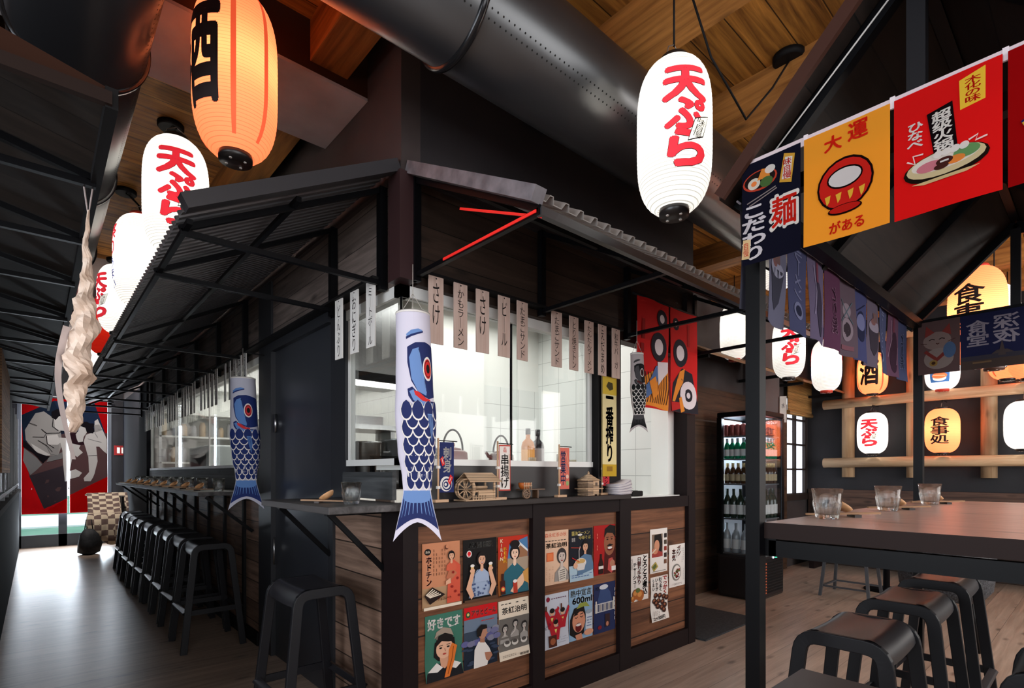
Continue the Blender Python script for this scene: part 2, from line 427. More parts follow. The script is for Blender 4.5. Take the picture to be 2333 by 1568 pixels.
# outer walls
mb = MB(); mb.box(-2.65, -2.55, -2.5, -.7, 0, 3.2).box(-2.65, -2.55, 2.1, 11.8, 0, 3.2).box(-2.65, -2.55, -.7, 2.1, 0, .8).box(-2.65, -2.55, -.7, 2.1, 2.6, 3.2); struct(mb.obj('wall_left', WALLD))  # opening in the left wall made up to match the aisle fill
mb = MB()                                             # behind the viewer: unseen wall, its openings made up to go with the fill lights
for b in ((-2.6, 8.05, 0, .75), (-2.6, 8.05, 2.65, 3.2), (-2.6, -2.4, .75, 2.65), (1.9, 2.9, .75, 2.65), (7.1, 8.05, .75, 2.65)):
    mb.box(b[0], b[1], -2.6, -2.5, b[2], b[3])
struct(mb.obj('wall_back', WALLD))
struct(MB().box(8.0, 8.1, -2.5, 2.85, 0, 3.2).obj('wall_right', WALLD))
mb = MB()                                             # wall beside the fridge, with the paper window opening
mb.box(3.56, 7.2, 2.8, 2.9, 0, 3.2).box(7.92, 8.0, 2.8, 2.9, 0, 3.2).box(7.2, 7.92, 2.8, 2.9, 0, .95).box(7.2, 7.92, 2.8, 2.9, 2.2, 3.2)
struct(mb.obj('wall_side', noisy('wall_side_grey', (.035, .030, .031), (.050, .044, .045), 3., .8)))
struct(MB().box(6.05, 6.42, 2.55, 2.8, 0, 3.2).obj('wall_pier', noisy('wall_pier_grey', (.085, .07, .072), (.105, .09, .092), 3., .8)))
mb = MB()                                             # far end wall with the glazed door opening
mb.box(-2.6, -.22, 11.7, 11.8, 0, 3.2).box(1.0, 1.25, 11.7, 11.8, 0, 3.2).box(-.22, 1.0, 11.7, 11.8, 2.5, 3.2)
struct(mb.obj('wall_end', noisy('wall_end_black', (.008, .008, .010), (.013, .013, .016), 3., .8)))
# trims along the far right wall
struct(MB().box(7.965, 8.0, -2.4, 2.78, 0, 1.0).obj('trim_1', wood('wainscot_x', (.03, .018, .013), (.10, .06, .042), 'Z', 'Y', .5, .6, .01)))
struct(MB().box(3.6, 7.2, 2.765, 2.8, 0, 2.1).obj('trim_2', wood('side_cladding', (.03, .016, .009), (.09, .048, .028), 'Z', 'X', .17, .6, .02)))

# ================================================================ glazed door at the end of the aisle
DOORF = mat('door_frame_anthracite', (.035, .042, .052), .4)
d = thing('glazed_door', 'dark framed double glass door at the end of the aisle behind the wrestler curtain', 'door', (0, 11.72, 0)); d['kind'] = 'structure'
mb = MB()
for x0, x1 in ((-.22, -.17), (.29, .40), (.95, 1.0)): mb.box(x0, x1, -.03, .03, 0, 2.5)
mb.box(-.22, 1.0, -.03, .03, 0, .20).box(-.22, 1.0, -.03, .03, 2.42, 2.5); mb.obj('door_frame', DOORF, d)
MB().box(-.17, .29, -.006, .006, .2, 2.42).obj('door_pane', GLASS, d); MB().box(.40, .95, -.006, .006, .2, 2.42).obj('door_pane', GLASS, d)
MB().tube([(.42, -.05, .95), (.42, -.05, 1.25)], .011).obj('door_handle', STEEL, d)
# outdoors
struct(MB().box(-14, 16, 11.9, 40, -.16, -.10).obj('ground_outside', noisy('lawn', (.06, .17, .11), (.11, .25, .17), 1.2, .9)))
struct(MB().box(-10, 12, 17.0, 21.5, -.10, -.06).obj('path_outside', mat('pale_path', (.72, .76, .76), .8)))
b = thing('outdoor_sign', 'pink and white striped sign outside the glass door', 'sign', (-.50, 15.5, -.1))
MB().box(-.14, .14, -.04, .04, 0, 3.6).obj('sign_board', mat('sign_pink', (.75, .22, .30), .5), b)
for z in (1.7, 2.1, 2.5, 2.9): MB().box(-.143, .143, -.045, .045, z, z+.12).obj('white_stripe', mat('sign_white', (.85, .85, .85), .5), b)

# ================================================================ the kitchen block
KX, KY = 1.165, 2.015
# upper painted walls above the awnings
mb = MB(); mb.box(KX, 1.26, KY, 11.7, 2.5, 3.2); struct(mb.obj('wall_kitchen_side', WALLB))
mb = MB(); mb.box(1.26, 3.56, KY, 2.11, 2.5, 3.2); struct(mb.obj('wall_kitchen_front', noisy('wall_grey_front', (.017, .014, .016), (.022, .018, .020), 3., .8)))
struct(MB().box(3.46, 3.56, 2.11, 2.8, 0, 3.2).obj('wall_kitchen_end', WALLD))
struct(MB().box(KX, 1.26, 9.0, 11.7, 0, 2.5).obj('wall_kitchen_rear', mat('rear_wall_black', (.010, .010, .013), .95, 0, .08)))
# timber bands under the awnings
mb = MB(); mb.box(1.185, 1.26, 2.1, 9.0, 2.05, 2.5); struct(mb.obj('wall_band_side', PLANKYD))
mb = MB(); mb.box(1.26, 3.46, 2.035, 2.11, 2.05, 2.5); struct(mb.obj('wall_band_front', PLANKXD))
struct(MB().box(1.15, 1.235, 2.0, 2.10, 2.05, 2.51).obj('trim_3', mat('corner_post_brown', (.035, .014, .015), .45)))
# counter-height walls: aisle side
mb = MB(); mb.box(1.185, 1.25, 2.1, 2.73, 0, 1.06); struct(mb.obj('wall_counter_corner', PLANKY))
mb = MB(); mb.box(1.185, 1.25, 3.98, 9.0, 0, 1.06); struct(mb.obj('wall_counter_aisle', PLANKY))
mb = MB(); mb.box(1.19, 1.25, 3.98, 9.0, 1.06, 1.26); struct(mb.obj('wall_splash_aisle', GREYW))
# front
mb = MB(); mb.box(1.2, 3.5, 2.03, 2.09, 0, 1.06); struct(mb.obj('wall_counter_front', PLANKX))
mb = MB(); mb.box(1.24, 2.70, 2.075, 2.12, 1.06, 1.262); struct(mb.obj('wall_splash_front', mat('splash_dark', (.014, .011, .012), .5)))
# the frame of posts and rails on the front
mb = MB()
for x0, x1 in ((1.165, 1.24), (1.932, 2.02), (2.672, 2.784), (3.473, 3.564)): mb.box(x0, x1, 2.0, 2.06, 0, 1.06)
mb.box(1.24, 3.473, 2.003, 2.055, .985, 1.06).box(1.24, 3.473, 2.003, 2.055, 0, .115)
mb.box(1.165, 1.225, 2.06, 2.19, 0, 1.06)
o = mb.obj('trim_4', DKBR); struct(o)
mb = MB(); mb.box(3.45, 3.56, 2.0, 2.10, 1.06, 2.5); struct(mb.obj('trim_5', DKBR))
mb = MB(); mb.box(2.50, 2.72, 2.03, 2.10, 1.06, 2.06); struct(mb.obj('trim_6', BLKM))
mb = MB(); mb.box(1.185, 1.24, 2.61, 2.79, 1.06, 2.06).box(1.17, 1.24, 2.73, 2.79, 0, 1.06); struct(mb.obj('trim_7', CHAR))
mb = MB(); mb.box(1.17, 1.25, 3.72, 3.98, 0, 2.5).box(1.17, 1.25, 2.79, 3.72, 2.03, 2.10); struct(mb.obj('trim_8', CHAR))
mb = MB()                                            # black studs on the aisle counter front
for y in (4.35, 4.9, 5.45, 6.0, 6.55, 7.1, 7.65, 8.2, 8.75): mb.box(1.165, 1.186, y-.02, y+.02, 0, 1.06)
mb.box(1.165, 1.186, 4.0, 9.0, 0, .09); struct(mb.obj('trim_9', BLKM))
mb = MB(); mb.box(1.17, 1.19, 2.1, 2.61, 1.10, 1.225); struct(mb.obj('trim_10', GREYW))
# the dark door beside the corner
d = thing('kitchen_door', 'plain charcoal door in the kitchen side wall beside the corner shelf', 'door', (1.20, 3.255, 0)); d['kind'] = 'structure'
MB().box(0, .04, -.465, .465, 0, 2.03).obj('door_leaf', noisy('door_charcoal', (.022, .024, .030), (.026, .029, .036), 2., .32, .5), d)
for z in (.45, 1.55): MB().tube([(-.012, .43, z-.06), (-.012, .43, z+.06)], .010).obj('hinge', STEEL, d)
MB().tube([(-.03, .40, .62), (-.03, .40, .80)], .006).obj('pull_rod', STEEL, d)
# windows of the kitchen
def window(name, label, build_frame, panes):
    t = thing(name, label, 'window'); t['kind'] = 'structure'
    m = MB(); build_frame(m); m.obj('window_frame', FRAMEW, t)
    for p in panes: MB().box(*p).obj('pane', GLASS, t)
    return t
def f1(m):
    m.box(1.19, 1.24, 2.07, 2.61, 1.255, 1.285).box(1.19, 2.50, 2.07, 2.12, 1.255, 1.285)
    m.box(1.19, 1.24, 2.07, 2.61, 2.0, 2.05).box(1.19, 2.50, 2.07, 2.12, 2.0, 2.05)
    m.box(1.20, 1.23, 2.59, 2.61, 1.285, 2.0).box(2.48, 2.50, 2.08, 2.11, 1.285, 2.0)
window('window_1', 'corner kitchen window with two glass sides over the timber counter', f1,
       [(1.205, 1.215, 2.085, 2.59, 1.285, 2.0), (1.205, 1.90, 2.085, 2.093, 1.285, 2.0), (1.86, 2.48, 2.097, 2.105, 1.285, 2.0)])
MB().box(1.200, 1.207, 2.079, 2.086, 1.285, 2.0).obj('pane_joint', BLK, bpy.data.objects['window_1']); MB().box(1.857, 1.861, 2.083, 2.098, 1.285, 2.0).obj('pane_joint', BLK, bpy.data.objects['window_1'])
def f2(m):
    m.box(1.19, 1.24, 3.98, 8.9, 1.255, 1.285).box(1.19, 1.24, 3.98, 8.9, 2.0, 2.05)
    for y in (4.0, 8.88): m.box(1.20, 1.23, y-.02, y+.02, 1.285, 2.0)
    for y in (5.6, 7.2): m.box(1.208, 1.22, y-.006, y+.006, 1.285, 2.0)
window('window_2', 'long kitchen window above the aisle counter', f2, [(1.21, 1.218, a, b, 1.285, 2.0) for a, b in ((4.02, 5.58), (5.62, 7.18), (7.22, 8.86))])

# ================================================================ inside the kitchen
struct(MB().box(1.26, 3.46, 2.11, 9.2, 2.5, 2.54).obj('ceiling_kitchen', WHITE))
def tile_mat():
    m, n, l, b = new_mat('white_tiles')
    tc = n.new('ShaderNodeTexCoord'); mp = n.new('ShaderNodeMapping'); l.new(tc.outputs['Object'], mp.inputs[0]); mp.inputs['Rotation'].default_value = (PI/2, 0, PI/2)
    sp = n.new('ShaderNodeSeparateXYZ'); l.new(tc.outputs['Object'], sp.inputs[0])
    ad = n.new('ShaderNodeMath'); ad.operation = 'ADD'; l.new(sp.outputs[0], ad.inputs[0]); l.new(sp.outputs[1], ad.inputs[1])
    cb = n.new('ShaderNodeCombineXYZ'); l.new(ad.outputs[0], cb.inputs[0]); l.new(sp.outputs[2], cb.inputs[1])
    bt = n.new('ShaderNodeTexBrick'); l.new(cb.outputs[0], bt.inputs[0]); bt.offset = 0
    bt.inputs['Scale'].default_value = 1; bt.inputs['Brick Width'].default_value = .2; bt.inputs['Row Height'].default_value = .2; bt.inputs['Mortar Size'].default_value = .002
    bt.inputs['Color1'].default_value = bt.inputs['Color2'].default_value = (.80, .82, .80, 1); bt.inputs['Mortar'].default_value = (.46, .48, .47, 1)
    l.new(bt.outputs[0], b.inputs['Base Color']); b.inputs['Roughness'].default_value = .25
    return m
TILE = tile_mat()
mb = MB(); mb.box(3.40, 3.46, 2.25, 9.2, 0, 2.5); struct(mb.obj('wall_kitchen_tiled', TILE))
struct(MB().box(3.38, 3.46, 2.11, 2.25, 0, 2.5).obj('trim_11', WHITE))
mb = MB(); mb.box(2.73, 3.40, 3.45, 3.52, 0, 1.95); struct(mb.obj('wall_kitchen_partition', TILE))
struct(MB().box(2.73, 3.40, 3.452, 3.52, 1.95, 2.5).obj('wall_kitchen_upper', WHITE))
struct(MB().box(2.05, 2.73, 3.40, 3.52, 0, 2.5).obj('trim_12', WHITE))
struct(MB().box(1.26, 3.46, 9.15, 9.25, 0, 2.5).obj('wall_kitchen_back', WHITE))
# inner worktops
o = MB().box(2.72, 3.40, 2.03, 2.42, 1.045, 1.066).obj('pass_counter', WHITEG); tag(o, 'white pass counter top inside the open serving hatch', 'counter')
o = MB().box(1.26, 2.50, 2.125, 2.42, 1.235, 1.258).obj('window_shelf', WHITEG); tag(o, 'white inner shelf under the corner window carrying teapots and bottles', 'shelf')
for x in (1.5, 2.2): pass
t = thing('extractor_hood', 'stainless steel extractor hood seen through the corner window', 'hood', (1.52, 3.25, 0))
mb = MB(); mb.prism([(-.24, 1.80), (.36, 1.80), (.31, 2.02), (-.24, 2.02)], -.25, .25, 'Y'); mb.obj('hood_canopy', STEEL, t)
MB().box(-.22, .22, -.2, .2, 2.02, 2.5).obj('hood_duct', STEEL, t)
MB().box(-.23, .35, -.27, -.25, 1.78, 1.83).obj('hood_rail', BLKM, t)
MB().box(-.2, .28, -.19, -.13, 1.765, 1.797).obj('hood_lamp', emit('tube_light', (1, .98, .94), 3.), t)
t = thing('steel_shelf', 'stainless steel wall shelf behind the corner window', 'shelf', (1.50, 3.30, 0))
MB().box(-.23, .36, -.15, .2, 1.50, 1.53).obj('shelf_board', STEEL, t); MB().box(-.23, .36, .17, .2, 1.53, 1.62).obj('upstand', STEEL, t)
for x in (-.2, .33): MB().box(x-.015, x+.015, -.02, .2, 0, 1.5).obj('post', STEEL, t)
for i, (x, h, r) in enumerate(((1.36, .22, .085), (1.57, .24, .10), (1.80, .20, .095))):
    t = thing('stock_pot', ('small', 'tall', 'wide')[i]+' polished stock pot behind the corner window, '+ORD[i]+' from the door post', 'pot', (x, 2.75, 1.16), 0, 'stock pots behind the corner window')
    MB().lathe([(r*.98, 0), (r, .01), (r, h), (r*1.04, h+.005), (r*1.04, h+.012), (r*.96, h+.012), (r*.96, .02)], 28).obj('pot_body', STEEL, t)
    MB().tube([(r, -.05, h*.8), (r+.05, -.05, h*.8), (r+.05, .05, h*.8), (r, .05, h*.8)], .006).obj('handle', STEEL, t)
o = MB().box(1.27, 2.0, 2.6, 3.0, 1.13, 1.16).obj('steel_worktop', STEEL); tag(o, 'stainless worktop carrying the stock pots', 'worktop')
t = thing('black_rack', 'black wire rack in front of the stock pots', 'rack', (1.5, 2.56, 1.16))
for z in (.13,): MB().box(-.2, .3, -.012, .012, z, z+.02).obj('rail', BLK, t)
for x in (-.19, -.02, .15, .28): MB().box(x-.008, x+.008, -.012, .012, -.02, .14).obj('post', BLK, t)
# rear kitchen: shelves, tubes, prep table
for i, (y, z) in enumerate(((5.0, 2.30), (6.6, 2.30))):
    t = thing('tube_lamp', ORD[i]+' long white tube lamp on the rear kitchen ceiling', 'lamp', (1.5+.30*i, y, 2.44), 0, 'tube lamps in the rear kitchen')
    MB().box(-.05, .05, -.75, .75, 0, .06).obj('lamp_housing', WHITE, t); MB().box(-.025, .025, -.73, .73, -.035, 0).obj('tube', emit('tube_light', (1, .98, .94), 3.), t)
t = thing('kitchen_shelving', 'white shelving unit with jars along the rear kitchen wall', 'shelving', (1.98, 8.95, 0), PI/2)
for z in (.9, 1.35, 1.72, 2.05): MB().box(-.2, .17, -.7, .7, z, z+.025).obj('shelf_board', WHITE, t)
for y in (-.69, .69): MB().box(-.2, -.17, y-.015, y+.015, 0, 2.1).obj('post', STEEL, t)
jc = [(.5, .5, .52), (.05, .05, .06), (.45, .05, .04), (.6, .45, .3), (.02, .03, .06), (.7, .7, .68)]
n = 0
for z in (1.375, 1.745):
    for j in range(11):
        y = 1.36+j*.122; h = rnd.uniform(.13, .24); r = rnd.uniform(.035, .055); n += 1
        o = MB().lathe([(r, 0), (r, h*.85), (r*.7, h), (r*.7, h+.02)], 14).obj('storage_jar', mat('jar_%d' % ((j*3+int(z*9)) % 6), jc[(j*3+int(z*9)) % 6], .35), None, (y, 8.96, z))
        tag(o, 'kitchen jar on the %s board of the rear shelving, %s along' % ('lower' if z < 1.5 else 'upper', ORD[j]), 'jar', 'jars on the rear kitchen shelving')
t = thing('prep_table', 'long stainless prep table behind the aisle window', 'table', (1.66, 6.2, 0))
MB().box(-.35, .35, -1.9, 1.9, .88, .92).obj('table_top', STEEL, t)
for x in (-.3, .3):
    for y in (-1.85, 1.85): MB().box(x-.02, x+.02, y-.02, y+.02, 0, .88).obj('leg', STEEL, t)
for i, (y, x, sx, sy, h, c) in enumerate(((4.7, 1.66, .2, .25, .34, (.5, .5, .5)), (5.3, 1.66, .25, .2, .42, (.25, .03, .03)), (5.8, 1.7, .2, .2, .36, (.06, .06, .07)), (7.3, 1.66, .2, .5, .62, (.62, .68, .68)))):
    t = thing('kitchen_machine', ('steel', 'red', 'black', 'large pale grey')[i]+' kitchen appliance on the prep table behind the aisle window', 'appliance', (x, y, .92))
    MB().box(-sx, sx, -sy, sy, .02, h).obj('casing', mat('appliance_%d' % i, c, .35), t, bevel=.02)
    MB().box(-sx*1.02, -sx+.01, -sy*.8, sy*.8, h*.55, h*.85).obj('panel', BLKM, t); MB().box(-sx*.8, sx*.8, -sy*.8, sy*.8, 0, .02).obj('foot', BLKM, t)

# ================================================================ shelves (counters) on the outside
t = thing('corner_shelf', 'dark timber bar shelf wrapping the kitchen corner with steel braces', 'bar shelf', (1.0, 2.1, 0))
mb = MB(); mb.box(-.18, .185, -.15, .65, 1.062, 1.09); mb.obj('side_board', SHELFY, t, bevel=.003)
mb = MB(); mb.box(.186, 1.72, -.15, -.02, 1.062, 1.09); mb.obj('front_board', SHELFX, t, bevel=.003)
for y in (.072, .665): MB().bar((-.09, y, 1.055), (.17, y, .785), .014, .022).obj('brace', BLK, t); 
MB().box(-.1, .165, .055, .085, 1.04, 1.062).obj('bearer', BLK, t); MB().box(-.1, .165, .63, .66, 1.04, 1.062).obj('bearer', BLK, t)
t = thing('aisle_counter', 'long dark timber bar counter along the aisle in front of the kitchen window', 'bar counter', (1.0, 4.1, 0))
mb = MB(); mb.box(-.18, .185, 0, 4.9, 1.062, 1.09); mb.obj('counter_board', SHELFY, t, bevel=.003)
for y in (.02, 1.3, 2.6, 3.9, 4.8): MB().bar((-.13, y, 1.055), (.17, y, .80), .014, .022).obj('brace', BLK, t)
# ================================================================ awnings of the kitchen block
def corr_sheet(mb, p00, along, down, la, ld, pitch, amp, trap, th=.003):
    """corrugated sheet: along = unit vector of the eave, down = vector ridge->eave"""
    along, down = Vector(along), Vector(down); nrm = along.cross(down).normalized()
    if nrm.z < 0: nrm = -nrm
    prof = []
    n = int(la/pitch)
    for i in range(n):
        if trap:
            for f, h in ((0, 0), (.28, 0), (.42, 1), (.62, 1), (.76, 0)): prof.append(((i+f)*pitch, h*amp))
        else:
            for q in range(6): prof.append(((i+q/6)*pitch, amp*(.5-.5*math.cos(2*PI*q/6))))
    prof.append((la, 0))
    for lev in (0, th):
        V = []; F = []
        for a, h in prof:
            for e in (0, 1): V.append(Vector(p00)+along*a+down*e+nrm*(h+lev))
        for i in range(len(prof)-1): F.append((2*i, 2*i+1, 2*i+3, 2*i+2))
        mb.faces(V, F)
    # close the eave edge
    V = []; F = []
    for a, h in prof:
        for lev in (0, th): V.append(Vector(p00)+along*a+down+nrm*(h+lev))
    for i in range(len(prof)-1): F.append((2*i, 2*i+1, 2*i+3, 2*i+2))
    mb.faces(V, F); return mb
ZR, ZE = 2.50, 2.085
# front awning
t = thing('front_awning', 'black steel framed corrugated awning over the front counter of the kitchen', 'awning', (2.4, 2.0, 2.1))
R0 = (-1.17, .0, ZR-2.1+.0)
mb = MB(); corr_sheet(mb, (-1.17, 0, ZR-2.075), (1, 0, 0), (0, -.765, ZE-ZR), 2.45, 1, .0755, .022, True); mb.obj('corrugated_sheet', mat('corrugated_sheet_grey', (.34, .31, .29), .5, .1), t, fix=True)
MB().bar((-1.19, .01, ZR-2.1+.035), (-1.19, -.775, ZE-2.1+.03), .05, .05).obj('edge_flashing', CAPM, t)
for x in (-1.168, -.40, .35, 1.15):
    MB().bar((x, 0, -.025), (x, -.76, -.025), .02, .02).obj('tie_bar', BLK, t)
    MB().bar((x, 0, ZR-2.115), (x, -.76, ZE-2.10), .02, .022).obj('rafter', BLK, t)
    MB().box(x-.016, x+.016, -.012, .02, -.05, .40).obj('stud', BLK, t)
MB().bar((-1.17, -.755, -.022), (1.28, -.755, -.022), .022, .03).obj('eave_rail', mat('eave_rail_grey', (.03, .03, .034), .35), t)
MB().bar((-1.17, -.38, .19), (1.28, -.38, .19), .02, .02).obj('purlin', BLK, t)
MB().box(-1.14, .28, -.022, .04, -.012, .0).obj('strip_batten', BLKM, t)
RS = emit('red_reflection', (.75, .02, .015), .22)  # glowing red put in to imitate a reflection on the black bars
MB().bar((-1.155, -.30, .158), (-1.155, -.752, -.035), .005, .009).obj('red_reflection', RS, t); MB().bar((-1.181, -.752, -.024), (-1.181, -.22, -.024), .003, .010).obj('red_reflection', RS, t)
# aisle awning
t = thing('aisle_awning', 'long corrugated steel awning on black brackets over the aisle counter', 'awning', (1.15, 5.9, 2.1))
mb = MB(); corr_sheet(mb, (.0, -3.83, ZR-2.075), (0, 1, 0), (-.775, 0, ZE-ZR), 7.6, 1, .052, .016, True); mb.obj('corrugated_sheet', CORR, t)
MB().bar((.01, -3.855, ZR-2.1+.04), (-.785, -3.855, ZE-2.1+.03), .05, .05).obj('edge_flashing', mat('dark_flashing', (.03, .028, .032), .5), t)
for y in (-3.72, -3.19, -1.62, -.85, 0, .85, 1.75, 2.65, 3.55):
    MB().bar((.0, y, -.03), (-.77, y, -.03), .02, .02).obj('tie_bar', BLK, t)
    MB().bar((.0, y, ZR-2.115), (-.77, y, ZE-2.105), .02, .022).obj('rafter', BLK, t)
    MB().box(-.005, .03, y-.018, y+.018, -.06, .40).obj('stud', BLK, t)
MB().bar((-.385, -3.8, .185), (-.385, 3.75, .185), .02, .02).obj('purlin', BLK, t)
MB().box(-.034, .04, -3.72, 3.1, -.014, -.002).obj('strip_batten', BLKM, t)
MB().bar((-.755, -3.8, -.018), (-.755, 3.75, -.018), .018, .018).obj('eave_rail', BLK, t)

# opposite side of the aisle: timber lined awning and screen
t = thing('timber_awning', 'dark timber lined awning on black brackets along the opposite side of the aisle', 'awning', (0, 1.6, 2.1))
ex, wx = .135, -1.1; rs = .235
zq = lambda x: (ex-x)*rs
mb = MB(); mb.prism([(ex, 0.008), (wx, zq(wx)+.008), (wx, zq(wx)+.03), (ex, .03)], 0, 8.2, 'Y'); mb.obj('timber_lining', ROOFL, t)
mb = MB(); mb.prism([(ex, 0), (wx, -.0), (wx, zq(wx)+.03), (ex, .03)], -.02, .0, 'Y'); mb.obj('gable_board', mat('gable_brown', (.030, .011, .006), .7, 0, .1), t)
MB().bar((ex, -.03, 0), (wx, -.03, 0.), .02, .03).obj('fascia', mat('fascia_brown', (.018, .010, .008), .6, 0, .12), t)
MB().bar((ex, -.03, .005), (ex, 8.2, .005), .025, .05).obj('eave_rail', BLKM, t)
for y in (.42, .95, 1.55, 2.3, 3.1, 4.0, 5.0, 6.1, 7.3):
    MB().bar((ex, y, -.02), (wx, y, -.02), .02, .02).obj('tie_bar', BLK, t)
    MB().bar((ex, y, -.006), (wx, y, zq(wx)-.006), .02, .02).obj('rafter', BLK, t)
t = thing('aisle_screen', 'black low screen wall with steel uprights along the aisle edge', 'screen', (-.22, 6.9, 0))
MB().box(-.03, .03, -4.6, 4.6, 0, .93).obj('screen_panel', mat('screen_black', (.006, .006, .007), .95, 0, .05), t); MB().box(-.05, .05, -4.6, 4.6, .93, .975).obj('top_rail', mat('screen_rail', (.010, .007, .007), .9, 0, .1), t)
for y in (-4.0, -3.1, -2.2, -1.3, -.4, .5, 1.5, 2.6, 3.6, 4.5): MB().box(-.02, .02, y-.02, y+.02, .975, 2.065).obj('upright', mat('screen_steel', (.05, .055, .06), .35), t)
MB().box(-.025, .025, -4.6, 4.6, 1.02, 1.05).obj('mid_rail', BLK, t)
for y in (-3.55, -2.65, -1.75, -.85, .05): MB().box(-.006, .006, y-.42, y+.42, 1.06, 2.08).obj('dark_pane', mat('dark_pane', (.01, .011, .013), .15), t)
o = MB().box(-.175, -.165, 4.9, 6.4, 1.22, 2.05).obj('rolled_blind', wood('blind_reed', (.16, .07, .03), (.36, .19, .09), 'Z', 'Y', .02, .6, .1)); tag(o, 'brown reed blind hanging on the black screen beside the aisle', 'blind')

# ================================================================ air ducts
def duct(name, label, p, q, r, rings, perfs):
    p, q = Vector(p), Vector(q); d = (q-p).normalized(); L = (q-p).length
    t = thing(name, label, 'duct', p)
    MB().tube([(0, 0, 0), tuple(d*L)], r, 56).obj('duct_tube', DUCT, t)
    up = Vector((0, 0, 1)); a = d.cross(up).normalized()
    for s in rings:
        prof = [(r, -.012), (r+.012, -.010), (r+.013, 0), (r+.012, .010), (r, .012)]
        mb = MB(); R = []
        for rr, z in prof: R.append([mb.bm.verts.new(d*(s+z)+(a*math.cos(2*PI*k/56)+up*math.sin(2*PI*k/56))*rr) for k in range(56)])
        for A, B in zip(R, R[1:]):
            for k in range(56): f = mb.bm.faces.new((A[k], A[(k+1) % 56], B[(k+1) % 56], B[k])); f.smooth = True
        mb.obj('joint_band', mat('band_black', (.02, .02, .022), .2, .6), t)
    mb = MB()
    for ang in perfs:
        n = a*math.cos(ang)+up*math.sin(ang); tg = -a*math.sin(ang)+up*math.cos(ang)
        s = .3
        while s < L-.1:
            c = d*s+n*(r+.0006)
            if min(abs(s-x) for x in rings) > .03:
                V = [c+(d*math.cos(k*PI/3)+tg*math.sin(k*PI/3))*.0035 for k in range(6)]
                mb.faces(V, [tuple(range(6))])
            s += .024
    o = mb.obj('air_holes', mat('hole_black', (.001, .001, .001), .9), t, fix=False); o['kind'] = 'stuff'
    return t
duct('ventilation_duct', 'glossy black round air duct crossing above the front of the kitchen', (.35, 1.47, 2.81), (3.85, 1.47, 2.81), .2, [.70, 3.49], (math.radians(-43), math.radians(-35)))
duct('ventilation_duct', 'glossy black round air duct running down the aisle', (.12, -1.5, 2.81), (.12, 11.2, 2.81), .2, [3.96, 5.08, 6.34, 7.6, 8.8, 10.0, 11.2], (math.radians(-30), math.radians(-24)))
# ================================================================ roofed high table: posts, timber roof, table
t = thing('table_canopy', 'black steel canopy with pitched plank roof standing over the high table', 'canopy', (2.5, .3, 0))
x0, x1 = -.99, 1.0                                   # local ends (world 1.51 .. 3.5)
for x in (-.965, .985):
    for y in (.375, -.375): MB().box(x-.02, x+.02, y-.02, y+.02, 0, 2.0).obj('post', BLK, t)
for y in (.375, -.375): MB().bar((-1.0, y, 2.0), (1.02, y, 2.0), .04, .04).obj('eave_rail', BLK, t)
for x in (-.965, .985):
    MB().bar((x, .375, 2.0), (x, -.375, 2.0), .035, .04).obj('tie_beam', BLK, t)
    MB().box(x-.016, x+.016, -.018, .018, 2.0, 2.38).obj('king_post', mat('king_post_grey', (.010, .010, .012), .5, 0, .2), t)
    for s in (1, -1): MB().bar((x, s*.42, 1.985), (x, 0, 2.405), .03, .035).obj('rafter', BLK, t)
for s in (1, -1):
    mb = MB(); V = []
    for yy, zz in ((s*.44, 1.995), (0, 2.435)):
        for xx in (-1.05, 1.06):
            for dz in (0, .022): V.append((xx, yy, zz+dz))
    mb.faces(V, [(0, 2, 6, 4), (1, 5, 7, 3), (0, 4, 5, 1), (2, 3, 7, 6), (0, 1, 3, 2), (4, 6, 7, 5)]); mb.obj('roof_slope', ROOFP, t)
    MB().bar((-1.058, s*.435, 2.0), (-1.058, 0, 2.442), .014, .034).obj('barge_board', mat('barge_brown', (.05, .020, .014), .55, 0, .15), t)
    for xx in (-.3, .35): MB().bar((xx, s*.43, 1.985), (xx, 0, 2.41), .03, .03).obj('rafter', BLK, t)
MB().bar((-1.05, 0, 2.425), (1.05, 0, 2.425), .03, .03).obj('ridge_beam', BLK, t)
MB().tube([(-.99, .40, 2.02), (-.98, .0, 2.40)], .0022, 6).obj('rafter_glint', mat('glint_white', (.6, .58, .56), .7), t)  # pale lines laid along the rafters imitate their highlight
MB().tube([(-.99, -.02, 2.40), (-.98, -.36, 2.02)], .0022, 6).obj('rafter_glint', mat('glint_white', (.6, .58, .56), .7), t)
TOPW = wood('table_boards', (.48, .31, .26), (.74, .54, .47), 'X', 'Y', .62, .30, .004, .05, .5, .07, .15)
t = thing('high_table', 'long high bar table with thick dark edged timber top under the plank roof', 'table', (2.5, .3, 0))
EDGE = mat('table_edge_dark', (.018, .010, .009), .6, 0, .15)
mb = MB(); mb.box(-.955, .96, -.40, .355, 1.035, 1.08)
mb.bm.normal_update()
for f in mb.bm.faces: f.material_index = 0 if f.normal.z > .5 else 1
mb.obj('table_top', [TOPW, EDGE], t)
mb = MB(); mb.box(-.95, .968, .325, .357, .985, 1.035).box(-.95, .968, -.39, -.357, .985, 1.035).box(-.95, -.925, -.39, .345, .985, 1.03).box(.925, .95, -.39, .345, .985, 1.03).box(-.02, .02, -.37, .32, .985, 1.03); mb.obj('under_frame', BLK, t)
